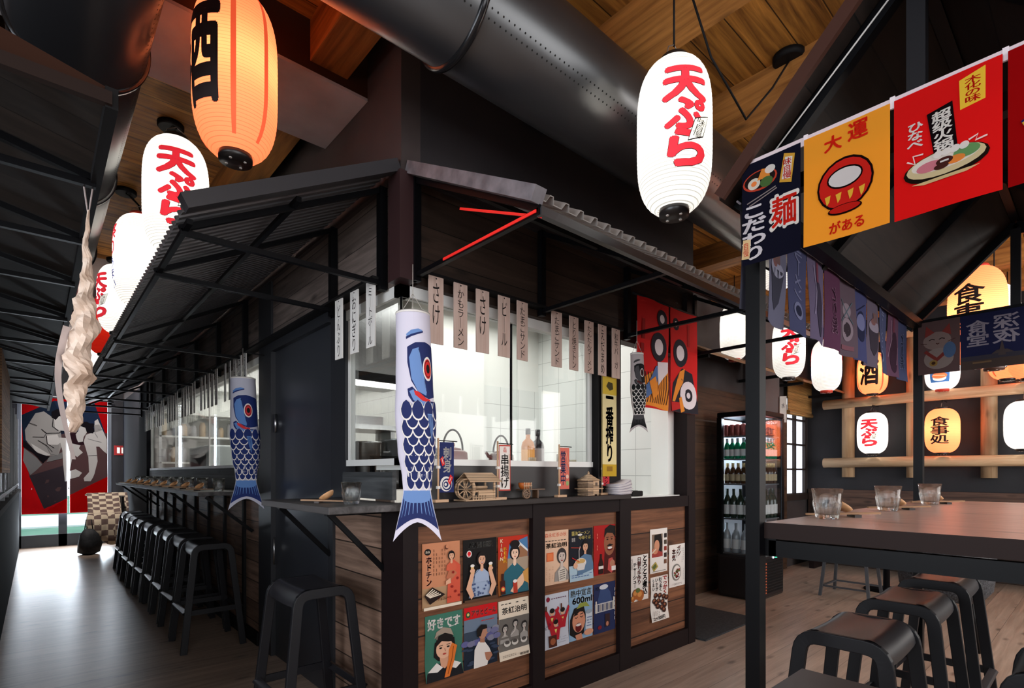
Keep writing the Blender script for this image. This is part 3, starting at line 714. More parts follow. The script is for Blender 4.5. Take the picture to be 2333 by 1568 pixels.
# dark bench and low back seating behind the table, against the far wall
t = thing('wall_bench', 'dark timber bench seat along the lattice wall', 'bench', (7.62, .3, 0))
MB().box(-.22, .30, -2.3, 2.35, .40, .46).obj('seat', DKBR, t); MB().box(.26, .30, -2.3, 2.35, .46, 1.0).obj('backrest', wood('bench_back', (.035, .02, .015), (.12, .07, .05), 'Z', 'Y', .3, .55, .01), t)
for y in (-2.2, -.7, .8, 2.25): MB().box(-.2, .24, y-.03, y+.03, 0, .40).obj('support', DKBR, t)
t = thing('wicker_chair', 'dark woven tub chair seen under the high table', 'chair', (4.6, .75, 0))
mb = MB(); mb.lathe([(.20, .38), (.25, .45), (.27, .62), (.26, .72), (.24, .72), (.25, .60), (.23, .47)], 22, capb=True, capt=True); mb.obj('woven_shell', noisy('woven_dark', (.012, .013, .016), (.07, .075, .085), 90., .6, .3, 0, .6), t)
for a in (.8, 2.36, 3.9, 5.5): MB().tube([(.17*math.cos(a), .17*math.sin(a), .4), (.22*math.cos(a), .22*math.sin(a), 0)], .013).obj('leg', BLK, t)
t = thing('metal_stool', 'low grey metal stool standing alone beside the glass fridge', 'stool', (6.05, 1.72, 0))
MB().box(-.19, .19, -.19, .19, .43, .46).obj('seat', mat('stool_grey_seat', (.05, .05, .055), .4), t, bevel=.01)
GM = mat('stool_grey', (.07, .075, .085), .35, .3)
for x in (-1, 1):
    for y in (-1, 1): MB().bar((x*.17, y*.17, .43), (x*.21, y*.21, 0), .025, .025).obj('leg', GM, t)
MB().bar((-.19, -.19, .1), (-.19, .19, .1), .016, .016).obj('stretcher', GM, t); MB().bar((.19, -.19, .1), (.19, .19, .1), .016, .016).obj('stretcher', GM, t); MB().bar((-.19, .19, .1), (.19, .19, .1), .016, .016).obj('stretcher', GM, t)
t = thing('round_table_base', 'dark round pedestal table beside the low grey stool', 'table', (6.6, 1.55, 0))
MB().lathe([(.02, 0), (.20, 0), (.20, .012), (.03, .03), (.03, .70)], 24).obj('pedestal', BLK, t); MB().cyl((0, 0, .70), .32, .025, 32).obj('table_top', DKBR, t)

# ================================================================ bar stools
SEATM = mat('stool_black', (.016, .015, .018), .36, 0, .45)
LEGM = mat('stool_leg_black', (.006, .006, .008), .45, 0, .25)
def stool_parts(root):
    """inverted-U side frames in planes y = +-, seat sheet bent down at both x ends"""
    hw, hd, H = .110, .165, .735                    # half width of the U top (x), half depth between frames (y)
    def fillet(pts, r, n=5):
        P = [Vector(p) for p in pts]; out = [P[0]]
        for a, b, c in zip(P, P[1:], P[2:]):
            u = (a-b).normalized(); v = (c-b).normalized()
            for i in range(n+1):
                f = i/n; q = (b+u*r*(1-f)).lerp(b+v*r*f, f); out.append(q)
        return out+[P[-1]]
    for s in (-1, 1):
        for side in ('frame',):
            yy = s*hd; yb = s*(hd+.035)
            prof = fillet([(-.185, yb, 0), (-hw, yy, H-.028), (hw, yy, H-.028), (.185, yb, 0)], .05)
            mb = MB(); rings = []
            for i, p in enumerate(prof):
                d = (prof[min(i+1, len(prof)-1)]-prof[max(i-1, 0)]).normalized(); n_ = Vector((0, 1, 0)); m_ = d.cross(n_).normalized()
                wd = .021; tk = .010
                rings.append([mb.bm.verts.new(p+m_*a*wd+n_*b*tk) for a, b in ((-1, -1), (1, -1), (1, 1), (-1, 1))])
            for A, B in zip(rings, rings[1:]):
                for k_ in range(4): mb.bm.faces.new((A[k_], A[(k_+1) % 4], B[(k_+1) % 4], B[k_]))
            mb.bm.faces.new(rings[0]); mb.bm.faces.new(rings[-1][::-1])
            mb.obj('side_frame', LEGM, root, bevel=.003)
    # seat sheet
    prof = []
    for i in range(7): a = PI/2*(i/6); prof.append((-hw-.014+.055*(1-math.cos(a)), H-.070+.065*math.sin(a)))
    pr = prof+[(-.05, H-.008), (0, H-.010), (.05, H-.008)]+[(-x, z) for x, z in reversed(prof)]
    mb = MB()
    for lev in (0, -.008):
        mb.grid(lambda a, b, lev=lev: (pr[int(round(a*(len(pr)-1)))][0]*(1-abs(lev)*3), (b-.5)*2*(hd-.004), pr[int(round(a*(len(pr)-1)))][1]+lev-.006*math.sin(PI*b)), len(pr)-1, 6)
    mb.obj('seat', SEATM, root)
    # foot ring
    for s in (-1, 1):
        MB().bar((-.158, s*(hd+.022), .27), (.158, s*(hd+.022), .27), .012, .034).obj('foot_rail', LEGM, root)
        mb = MB(); mb.grid(lambda a, b: (s*(.160+.034*math.sin(PI*min(1, b*1.0))*.9), (a-.5)*2*(hd+.022), .252+.036*b), 6, 4); mb.obj('foot_lip', SEATM, root)
labels = ['black metal bar stool tucked under the corner shelf beside the door']
s0 = thing('bar_stool', labels[0], 'bar stool', (.925, 2.41, 0), 0, 'black metal bar stools'); stool_parts(s0)
for i in range(9):
    dup(s0, (.93+rnd.uniform(-.012, .012), 4.33+.492*i, 0), rnd.uniform(-.03, .03), 'black bar stool at the aisle counter, %s along from its dark door frame end' % ORD[i], 'black metal bar stools')
for i, x in enumerate((1.985, 2.62, 3.24)):
    dup(s0, (x, .545, 0), PI/2+rnd.uniform(-.02, .02), 'black bar stool under the high table, %s in from its front canopy post' % ORD[i], 'black metal bar stools')
for i, x in enumerate((2.0, 2.66)):
    dup(s0, (x, .055, 0), PI/2, 'black bar stool on the flagless side of the high table, %s from near end' % ORD[i], 'black metal bar stools')
t = thing('square_stool', 'flat square grey seat with sharp corner in front of the high table', 'stool', (1.235, .30, 0))
MB().box(-.20, .20, -.215, .215, .70, .73).obj('seat', mat('flat_seat_grey', (.055, .045, .042), .45), t)
for x in (-1, 1):
    for y in (-1, 1): MB().bar((x*.17, y*.18, .70), (x*.19, y*.20, 0), .028, .028).obj('leg', LEGM, t)

# ================================================================ tumblers, dishes, chopsticks
def tumbler_mat():
    m, n, l, b = new_mat('tumbler_glass')
    g = n.new('ShaderNodeBsdfGlass'); g.inputs['Color'].default_value = (.98, .99, .99, 1); g.inputs['Roughness'].default_value = 0.; g.inputs['IOR'].default_value = 1.45
    t = n.new('ShaderNodeBsdfTransparent'); t.inputs[0].default_value = (.97, .98, .98, 1)
    ms = n.new('ShaderNodeMixShader'); ms.inputs[0].default_value = .65; l.new(t.outputs[0], ms.inputs[1]); l.new(g.outputs[0], ms.inputs[2])
    l.new(ms.outputs[0], n['Material Output'].inputs[0]); n.remove(b); return m
TG = tumbler_mat()
def tumbler_mesh():
    N = 60; n = 10
    def fac(a, z):
        k = 1.0
        if .008 < z < .052:
            ph = (a*n/(2*PI)) % 1
            k = 1-.075*(abs(ph-.5)*2)**2+.03
        return k
    mb = MB()
    prof = [(.0, 0), (.027, 0), (.030, .003), (.031, .010), (.035, .030), (.0385, .048), (.0385, .054), (.0375, .058), (.0425, .092), (.0410, .0925), (.036, .057), (.033, .040), (.030, .018), (.024, .014), (.0, .013)]
    mb.lathe(prof[1:-1], N, mod=fac, capb=True, capt=True)
    return mb.mesh('tumbler', TG)
TM = tumbler_mesh()
def dish_mesh():
    mb = MB(); mb.lathe([(.010, .0), (.024, .003), (.032, .012), (.035, .019), (.033, .020), (.030, .014), (.022, .006), (.008, .004)], 28); return mb.mesh('wooden_dish', noisy('dish_wood', (.50, .24, .10), (.72, .40, .20), 30., .45, .4))
DM = dish_mesh()
CHM = wood('chopstick_wood', (.35, .18, .09), (.55, .33, .18), 'Y', 'X', .3, .5, 0.)
def chop_mesh():
    mb = MB()
    for y, r in ((-.007, .03), (.007, -.02)): mb.bar((-.11, y, .013), (.11, y+r*.15, .008), .006, .006)
    mb.mi = 1; mb.box(-.045, -.025, -.025, .025, 0, .008)
    return mb.mesh('chopsticks', [CHM, mat('rest_dark', (.03, .018, .015), .5)])
CM = chop_mesh()
def setting(x, y, z, where, rz=0., dish=True, dx=-.02, dy=.13, glab=None, tilt=.6, ddx=None):
    o = put(TM, 'water_glass', None, (x, y, z)); o.rotation_euler.z = rnd.uniform(0, 1); tag(o, 'clear facetted tumbler '+where, 'glass', 'facetted tumblers')
    if dish:
        o = put(DM, 'wooden_dish', None, (x+dx, y+dy, z+.022)); o.rotation_euler = (tilt*math.sin(rz), -tilt*math.cos(rz), 0)
        o.rotation_euler = (0, -tilt, rz); tag(o, 'small round wooden dish '+where, 'dish', 'small wooden dishes')
        o = put(CM, 'chopsticks', None, (x+dx*.6-.03*math.cos(rz), y+dy*.85-.03*math.sin(rz), z)); o.rotation_euler.z = rz; tag(o, 'pair of wooden chopsticks '+where, 'chopsticks', 'chopstick pairs')
setting(.98, 2.10, 1.09, 'on the corner shelf', rz=-.75, dx=-.03, dy=.16)
for i in range(9):
    setting(.985, 4.27+.5*i, 1.09, 'on the aisle counter, %s along from the streamer end' % ORD[i], rz=0.35, dx=-.06, dy=.27, dish=True)
for i, (x, y) in enumerate(((1.80, .575), (2.34, .545), (2.94, .53))):
    setting(x, y, 1.08, 'on the high table, %s from its near corner' % ORD[i], rz=2.3, dx=.17, dy=.02)
# places of the hanging lanterns
LPOS = {'sake': (0.585, 2.279, 2.766), 'aisle2': (0.554, 3.272, 2.665), 'aisle3': (0.522, 4.293, 2.62), 'aisle4': (0.552, 5.941, 2.778), 'aisle5': (0.567, 7.402, 2.834), 'aisle6': (0.545, 8.494, 2.75), 'front': (1.74, 1.061, 2.443), 'r1': (5.175, 2.485, 2.618), 'r2': (4.967, 1.893, 2.329), 'r3': (5.824, 1.866, 2.281), 'r4': (4.045, 1.618, 2.832), 'r5': (5.216, 1.51, 2.724), 'r6': (4.538, 0.574, 2.229), 'r7': (5.29, 0.573, 2.301), 'r8': (7.06, 0.669, 2.386), 'r9': (6.803, 0.496, 2.339), 'cab0': (1.724, 1.008, 2.997), 'cab1': (1.888, 0.996, 2.778), 'cab2': (2.085, 0.954, 2.611), 'cab3': (2.317, 0.948, 2.843), 'cab4': (2.663, 1.015, 3.17)}
LROT = {'sake': -1.251, 'aisle2': -0.168, 'aisle3': -1.471, 'aisle4': -1.193, 'front': -0.723, 'r2': -1.107, 'r6': -1.745, 'r8': -1.376}
# ================================================================ paper lanterns
PW = paper_lit('paper_white', (.90, .89, .86), (.96, .95, .92), .19, dark=.5)
PO = paper_lit('paper_orange', (.97, .40, .20), (1.0, .26, .12), .38)
PR = paper_lit('paper_red', (.55, .03, .015), (.55, .02, .01), .28)
BCAP = mat('lantern_cap_black', (.012, .010, .010), .35); RCAP = mat('lantern_cap_red', (.55, .04, .02), .4)
RED = (.93, .16, .22); INK = (.10, .05, .05)
def shade_profile(w, h, n=4., ribs=.0125):
    R, Z = w/2, h/2; cut = .46; zc = Z*(1-cut**2.2)**(1/n); N = 72; out = []
    for i in range(N+1):
        z = -zc+2*zc*i/N; r = R*max(0, 1-(abs(z)/Z)**n)**(1/2.2) if abs(z) < Z else 0
        out.append((max(r, R*cut)+(.0012 if i % 2 else -.0004), z))
    return out, zc
def rad_at(w, h, z, n=4.):
    R, Z = w/2, h/2; return R*max(.02, 1-(abs(z)/Z)**n)**(1/2.2)
_lm = {}
def shade_mesh(key, w, h, pm, arts):
    if key in _lm: return _lm[key]
    mb = MB(); prof, zc = shade_profile(w, h); mb.lathe(prof, 48, capb=False, capt=False)
    mats = [pm]
    lk = lambda c: lit_ink(c, .70 if c[0] > .5 else .25)
    for art, ang in arts:
        def mp(x, y, e, ang=ang):
            r = rad_at(w, h, y)+.0022+e; a = x/(w/2)+ang
            return (r*math.sin(a), -r*math.cos(a), y)
        art.add_to(mb, mats, mp, step=w/18, vstep=h/18, mk=lk, e0=.0004, de=.0004)
    me = mb.mesh('paper_shade', mats, fix=False); _lm[key] = me; return me
def art_tempura(w, h):
    a = Art(w*.70, h*.60)
    for c, b, gx in ((INK, .085, .0), ((.86, .17, .22), .068, .0)):
        a.text('天', .10, .66, .90, 1.0, c, b); a.text('ぷ', .14, .36, .86, .66, c, b); a.text('ら', .20, .0, .86, .34, c, b)
    a.poly([(.52, .22), (.84, .28), (.98, .52), (.66, .46)], INK); a.poly([(.54, .235), (.83, .29), (.96, .505), (.67, .45)], (.97, .95, .90))
    a.text('味自慢', .66, .26, .84, .47, INK, .0, True, -.35)
    return a
def art_vert(w, h, s, c, hh=.60, ww=.36, bold=.04):
    a = Art(w*ww*1.5, h*hh); a.text(s, .05, .0, .95, 1., c, bold, True); return a
def art_sushi(w, h):
    a = Art(w*.9, h*.72); a.text('寿', .2, .68, .8, 1., RED, .05); a.text('司', .2, .40, .8, .66, RED, .05)
    a.rect(.18, .02, .82, .34, (.30, .55, .85)); a.ell(.5, .14, .22, .09, (.97, .93, .88)); a.ell(.5, .21, .24, .09, (.93, .50, .30)); a.line([(.3, .23), (.68, .2)], .03, (.98, .75, .6)); return a
def art_fest(w, h):
    a = Art(w*.5, h*.66); a.text('祭り', .2, .52, .8, 1., RED, .05, True); a.text('うまい', .3, .0, .7, .46, (.2, .3, .65), .03, True); return a
def art_ribbon(w, h):                                # vertical darker bands of the orange paper
    a = Art(w*.06, h*.86); a.rect(0, 0, 1, 1, (.93, .34, .20)); return a
def lantern(label, loc, w, h, kind, style, face, cap=BCAP, ztop=3.2, group='hanging paper lanterns', power=None, rose=None, wall=False, cords=1):
    """face = heading of the printed side; rose = offset of a ceiling disc"""
    h *= 1.045
    pm = {'w': PW, 'o': PO, 'r': PR}[kind]
    t = thing('paper_lantern', label, 'lantern', loc, 0, group)
    A = []
    if style == 'tempura': A = [(art_tempura(w, h), 0), (art_tempura(w, h), PI)]
    elif style == 'sake':
        A = [(art_vert(w, h, '酒', INK, .56, .46, .05), 0), (art_vert(w, h, '酒', INK, .56, .46, .05), PI)]
        for an in (.95, 1.75, -.95, -1.75): A.append((art_ribbon(w, h), an))
    elif style == 'shokuji': A = [(art_vert(w, h, '食事処', INK, .58, .40, .035), 0), (art_vert(w, h, '食事処', INK, .58, .40, .035), PI)]
    elif style == 'sushi': A = [(art_sushi(w, h), 0), (art_sushi(w, h), PI)]
    elif style == 'festival': A = [(art_fest(w, h), 0), (art_fest(w, h), PI)]
    me = shade_mesh((kind, style, round(w, 3), round(h, 3)), w, h, pm, A)
    o = put(me, 'paper_shade', t); o.rotation_euler.z = face
    zc = shade_profile(w, h)[1]; rc = w*.20
    MB().lathe([(rc*.80, 0), (rc, 0), (rc*1.04, .022), (rc*.95, .032)], 28, (0, 0, zc-.010), capb=False).obj('top_ring', cap, t)
    bc = MB().lathe([(rc*.98, .030), (rc*1.02, .018), (rc, 0), (rc*.2, -.002)], 28, (0, 0, -zc-.022), capb=False, capt=True).obj('bottom_cap', cap, t)
    if w > .2:
        mb = MB()
        for q in range(4): a = q*PI/2+.5+face; mb.cyl((rc*.62*math.cos(a), rc*.62*math.sin(a), -zc-.0255), .0055, .003, 8)
        mb.obj('eyelets', mat('eyelet_pale', (.75, .70, .66), .3), bc, loc=None)
    top = ztop-loc[2]
    MB().tube([(-rc, 0, zc+.0), (-rc*.7, 0, zc+.05), (0, 0, zc+.075), (rc*.7, 0, zc+.05), (rc, 0, zc+.0)], .0022, 6).obj('wire_handle', mat('wire_pale', (.35, .33, .32), .35, .8), t)
    if wall: MB().tube([(0, 0, zc+.075), (.0, 0, zc+.10), (wall, 0, zc+.10)], .003, 6).obj('wall_hook', BLK, t)
    elif cords:
        rx, ry = rose or (0, 0)
        MB().tube([(0, 0, zc+.07), (rx*.5, ry*.5, (zc+.07+top)/2), (rx, ry, top-.02)], .0042, 6).obj('cord', BLKM, t)
        if cords > 1: MB().tube([(.02, .02, zc), (rx*.5+.03, ry*.5, (zc+top)/2), (rx+.02, ry+.02, top-.02)], .0042, 6).obj('cord', BLKM, t)
        if rose is not None: MB().lathe([(.06, -.028), (.066, -.02), (.066, 0)], 28, (rx, ry, top), capt=True).obj('ceiling_rose', BLKM, t)
    if power is None: power = {'w': 2.0, 'o': 2.4, 'r': 1.}[kind]
    l = bpy.data.lights.new('lantern_bulb', 'POINT'); l.energy = power*(w/.30)**2; l.shadow_soft_size = .035; l.color = {'w': (1, .95, .86), 'o': (1, .66, .42), 'r': (1, .6, .4)}[kind]
    lo = bpy.data.objects.new('lantern_bulb', l); C.objects.link(lo); lo.parent = t; lo.location = (0, 0, .02)
    return t
def P(D, px, py):                                    # distance ahead, bearing -> place in the room (metres)
    a = math.radians(48.2493); tt = (px-1166.5)/1217
    return (round(D*(math.cos(a)+math.sin(a)*tt), 3), round(D*(math.sin(a)-math.cos(a)*tt), 3), round(1.22+D*(1078-py)/1217, 3))
AISLE = 'white and orange lanterns over the aisle'
lantern('large orange paper lantern with black character hanging before the corner awning', LPOS['sake'], .30, .62, 'o', 'sake', LROT['sake'], group=AISLE, power=2.7)
lantern('white lantern with red lettering behind the large orange one over the aisle awning', LPOS['aisle2'], .30, .60, 'w', 'tempura', LROT['aisle2'], rose=(.02, .28), cords=2, group=AISLE, power=4.0)
lantern('white lantern with red cap and lettering turned aside, third along the aisle awning', LPOS['aisle3'], .30, .60, 'w', 'festival', LROT['aisle3'], RCAP, rose=(-.05, .3), cords=2, group=AISLE, power=4.0)
lantern('white lantern with red lettering on its edge, fourth along the aisle awning', LPOS['aisle4'], .30, .60, 'w', 'tempura', LROT['aisle4'], rose=(0, .2), group=AISLE, power=4.0)
lantern('plain dark red paper lantern beyond the white ones along the aisle', LPOS['aisle5'], .30, .60, 'r', 'none', 0, rose=(0, 0), group=AISLE)
lantern('small looking white lantern at the far end of the aisle row', LPOS['aisle6'], .30, .60, 'w', 'festival', .9, rose=(0, 0), group=AISLE, power=4.0)
lantern('white lantern with bold red lettering hanging before the round duct over the front counter', LPOS['front'], .262, .535, 'w', 'tempura', LROT['front'], power=3.0)
lantern('blank white lantern with red caps behind the front awning tip', LPOS['r1'], .27, .54, 'w', 'none', 0, RCAP)
lantern('white lantern with red lettering and black cap behind the front canopy post', LPOS['r2'], .262, .535, 'w', 'tempura', LROT['r2'])
lantern('white lantern with red caps in the passage before the lattice wall', LPOS['r3'], .262, .50, 'w', 'festival', .24, RCAP)
lantern('white lantern with red cap hidden behind the row of blue grey flags', LPOS['r4'], .262, .535, 'w', 'none', 0, RCAP)
lantern('white and red lantern glimpsed between the grey flags', LPOS['r5'], .262, .535, 'w', 'tempura', 1.2, RCAP)
lantern('big orange lantern with black lettering above the blue evening flag', LPOS['r6'], .30, .62, 'o', 'shokuji', LROT['r6'], RCAP, power=4.2)
lantern('white lantern with brown cap below the blue evening flag', LPOS['r7'], .30, .60, 'w', 'none', 0, mat('lantern_cap_brown', (.06, .025, .015), .5), power=4.2)
lantern('orange lantern with black character beside the cream and red flag', LPOS['r8'], .30, .50, 'o', 'sake', LROT['r8'], power=4.2)
lantern('orange lantern partly cut off at the frame edge behind the red flag', LPOS['r9'], .30, .50, 'o', 'none', 0)
LW = 'lanterns hung in the pole lattice'
for lab, y, z, kind, st, cap in (('orange lantern with one black character in the upper lattice field', 1.955, 2.445, 'o', 'sake', BCAP), ('white lantern with red lettering in the lower lattice field', 1.955, 1.71, 'w', 'tempura', BCAP),
                            ('white lantern with blue sushi picture in the upper lattice field', 1.275, 2.42, 'w', 'sushi', RCAP), ('orange lantern with three black characters in the lower lattice field', 1.275, 1.70, 'o', 'shokuji', BCAP),
                            ('white lantern cut by the frame edge in the lower lattice field', .60, 1.72, 'w', 'none', BCAP), ('orange lantern in the upper lattice field past the last upright', .60, 2.45, 'o', 'sake', BCAP)):
    lantern(lab, (7.70, y, z), .32, .50, kind, st, -PI/2, cap, group=LW, wall=.26, power=3.4)
# lattice of round poles
POLE = wood('pole_wood', (.42, .26, .14), (.66, .47, .29), 'Z', 'Y', 3., .5, 0.)
POLEV = wood('pole_wood_upright', (.42, .26, .14), (.66, .47, .29), 'Y', 'Z', 3., .5, 0.)
t = thing('pole_lattice', 'lattice of pale peeled poles fixed to the dark wall around the lanterns', 'lattice', (7.86, 1.0, 0))
for y in (2.28, 1.585, .90, .20): MB().tube([(.06, y-1, 1.165), (.06, y-1, 3.03)], .072, 16).obj('upright', POLEV, t)
for z in (2.90, 2.118, 1.352): MB().tube([(-.06, 1.53, z), (-.06, .6, z+.005), (-.06, -1.6, z-.003)], .062, 16).obj('rail', POLE, t)
# loose cable swag beside the front lantern
t = thing('hanging_cable', 'thin black cable looping from a ceiling rose beside the white front lantern', 'cable', (2.3, .95, 3.2))
cpts = [LPOS['cab0'], LPOS['cab1'], LPOS['cab2'], LPOS['cab3'], LPOS['cab4']]
MB().tube([tuple(Vector(p)-Vector((2.3, .95, 3.2))) for p in cpts], .0045, 6).obj('cable_cord', BLKM, t)
MB().lathe([(.06, -.03), (.07, -.02), (.07, 0)], 28, tuple(Vector(LPOS['cab4'])-Vector((2.3, .95, 3.2))+Vector((0, 0, .028)))).obj('ceiling_rose', BLKM, t)
# ================================================================ posters on the counter front (A4 sheets)
CR = (.90, .84, .76); WH = (.90, .88, .86); BK = (.07, .06, .06); SK = (.86, .66, .54); HR = (.09, .07, .07); GY = (.55, .53, .51)
def bust(a, cx, cy, s, skin=SK, hair=HR, top=(.3, .3, .4), long_=True, smile=False, turn=0.):
    """head and shoulders, s = head height in v units"""
    a.poly([(cx-.95*s, cy-1.5*s), (cx-.85*s, cy-.95*s), (cx-.25*s, cy-.62*s), (cx+.25*s, cy-.62*s), (cx+.85*s, cy-.95*s), (cx+.95*s, cy-1.5*s)], top)
    if long_: a.ell(cx, cy+.05*s, .62*s, .68*s*.72, hair)
    a.poly([(cx-.16*s, cy-.2*s), (cx+.16*s, cy-.2*s), (cx+.2*s, cy-.72*s), (cx, cy-.82*s), (cx-.2*s, cy-.72*s)], skin)
    a.ell(cx+turn*s, cy, .43*s, .50*s*.72, skin)
    a.poly([(cx-.48*s+turn*s, cy+.1*s), (cx-.40*s, cy+.42*s), (cx, cy+.56*s), (cx+.40*s, cy+.42*s), (cx+.48*s+turn*s, cy+.1*s), (cx+.3*s, cy+.24*s), (cx-.2*s, cy+.27*s)], hair)
    for q in (-.19, .19):
        a.ell(cx+q*s+turn*1.5*s, cy+.03*s, .075*s, .03*s, BK, n=8); a.line([(cx+(q-.1)*s+turn*1.5*s, cy+.11*s), (cx+(q+.1)*s+turn*1.5*s, cy+.12*s)], .035*s, BK)
    a.line([(cx+turn*2*s, cy+.02*s), (cx+.04*s+turn*2*s, cy-.10*s)], .03*s, (skin[0]*.75, skin[1]*.7, skin[2]*.65))
    if smile: a.ell(cx+turn*1.5*s, cy-.20*s, .16*s, .07*s, (.55, .1, .1), n=10); a.ell(cx+turn*1.5*s, cy-.18*s, .13*s, .03*s, WH, n=10)
    else: a.ell(cx+turn*1.5*s, cy-.20*s, .10*s, .028*s, (.65, .15, .15), n=10)
def squig(a, x0, y0, x1, y1, n, c, vert=True, wd=.012):
    """small print"""
    for i in range(n):
        f = (i+.5)/n
        if vert: x = x0+(x1-x0)*f; L = [(x, y0), (x, y1)]
        else: y = y0+(y1-y0)*f; L = [(x0, y), (x1, y)]
        for j in range(7):
            if rnd.random() < .82:
                p = Vector(L[0]).lerp(Vector(L[1]), j/7); q = Vector(L[0]).lerp(Vector(L[1]), j/7+.10); a.line([tuple(p), tuple(q)], wd, c)
PW_, PH_ = .205, .295
def A4(): return Art(PW_, PH_)
def poster_candy():
    a = A4(); b = (.72, .46, .32)
    a.rect(0, .32, 1, 1, (.78, .52, .38)); a.rect(0, .0, 1, .32, (.70, .56, .42))
    a.text('ホドチン', .10, .36, .24, .80, CR, .055, True); a.text('ホドチン', .115, .365, .225, .795, (.82, .10, .10), .03, True)
    a.ell(.14, .87, .085, .05, BK); a.text('森永', .08, .85, .20, .89, CR, .0)
    squig(a, .26, .50, .60, .92, 5, (.30, .15, .10)); a.ell(.62, .92, .05, .035, (.35, .18, .12)); a.ell(.635, .93, .045, .03, (.78, .52, .38))
    a.poly([(.62, .05), (.98, .05), (.99, .62), (.80, .72), (.66, .60)], (.80, .33, .24)); a.poly([(.6, .45), (.72, .62), (.9, .5), (.7, .38)], (.72, .42, .30))
    bust(a, .74, .78, .15, top=(.80, .36, .26))
    for x, y in ((.78, .52), (.9, .42), (.84, .22), (.94, .15), (.75, .30)): a.ell(x, y, .035, .022, (.55, .12, .10), n=8)
    a.poly([(.58, .40), (.70, .44), (.72, .36), (.58, .34)], SK)
    a.poly([(.02, .22), (.22, .34), (.56, .20), (.16, .08)], (.12, .06, .05))
    for i in range(5): f = i/5; a.line([(.06+f*.11, .23+.075*f-.13*f, ), (.24+f*.25, .31-.12*f)], .022, CR)
    a.text('チョコレート', .36, .12, .72, .17, (.75, .12, .10), .03); a.rect(0, 0, 1, .045, CR)
    return a, b
def poster_beer_black():
    a = A4(); a.text('ASAHI BEER', .16, .86, .88, .945, WH, .03)
    a.ell(.17, .77, .075, .055, WH); a.ell(.17, .775, .05, .035, (.85, .12, .15)); a.line([(.12, .735), (.22, .735)], .012, (.85, .12, .15))
    bl = (.62, .68, .78)
    a.poly([(.16, .06), (.24, .36), (.40, .50), (.62, .50), (.76, .36), (.80, .06)], bl)
    for q in range(26): a.ell(.24+.52*rnd.random(), .08+.36*rnd.random(), .03, .018, (.28, .34, .50), n=6)
    bust(a, .52, .66, .24, top=bl, smile=True)
    for s in (-1, 1):
        a.poly([(.5+s*.30, .04), (.5+s*.45, .22), (.5+s*.30, .50), (.5+s*.20, .48), (.5+s*.30, .24), (.5+s*.22, .10)], SK)
        a.rect(.5+s*.27-.045, .46, .5+s*.27+.045, .58, (.85, .68, .42)); a.ell(.5+s*.27, .58, .06, .025, WH); a.ell(.5+s*.27, .50, .075, .035, SK, n=10)
    a.rect(0, 0, 1, .04, (.36, .25, .18)); return a, BK
def poster_beer_red():
    a = A4(); a.rect(0, .62, 1, 1, (.74, .18, .10)); a.rect(0, 0, .3, .62, (.62, .36, .16))
    a.poly([(.30, .62), (.36, .86), (.98, .97), (1, .62)], (.30, .48, .66)); a.poly([(.45, .74), (.68, .90), (.98, .74), (.98, .68), (.45, .68)], (.88, .88, .88)); a.poly([(.40, .68), (.55, .80), (.62, .76), (.72, .83), (.98, .70), (.98, .60), (.40, .60)], (.60, .42, .30)); a.rect(.3, .0, 1, .62, (.66, .58, .50))
    a.text('KIRIN', .06, .60, .15, .96, (.95, .85, .70), .04, True); a.text('BEER', .17, .56, .27, .82, (.96, .72, .20), .04, True)
    a.poly([(.08, 0), (.20, .40), (.45, .52), (.66, .50), (.95, .34), (1, 0)], (.16, .38, .44)); a.poly([(.40, .52), (.52, .34), (.64, .50)], WH)
    bust(a, .53, .70, .27, (.93, .78, .68), top=(.16, .38, .44)); a.ell(.53, .86, .16, .07, HR)
    a.poly([(.36, .06), (.60, .24), (.92, .40), (.98, .32), (.78, .14), (.50, .02)], (.90, .74, .62))
    a.poly([(.80, .36), (.99, .42), (.99, .14), (.84, .20)], (.80, .58, .30)); a.rect(.46, .02, .60, .22, (.70, .22, .15)); a.ell(.53, .22, .07, .03, WH)
    a.rect(.05, .03, .20, .26, (.24, .10, .06)); a.rect(.09, .26, .16, .38, (.24, .10, .06)); a.ell(.125, .12, .07, .045, (.80, .25, .15)); a.ell(.125, .12, .045, .025, (.9, .75, .4)); a.rect(0, 0, 1, .02, (.1, .08, .08))
    return a, (.55, .2, .12)
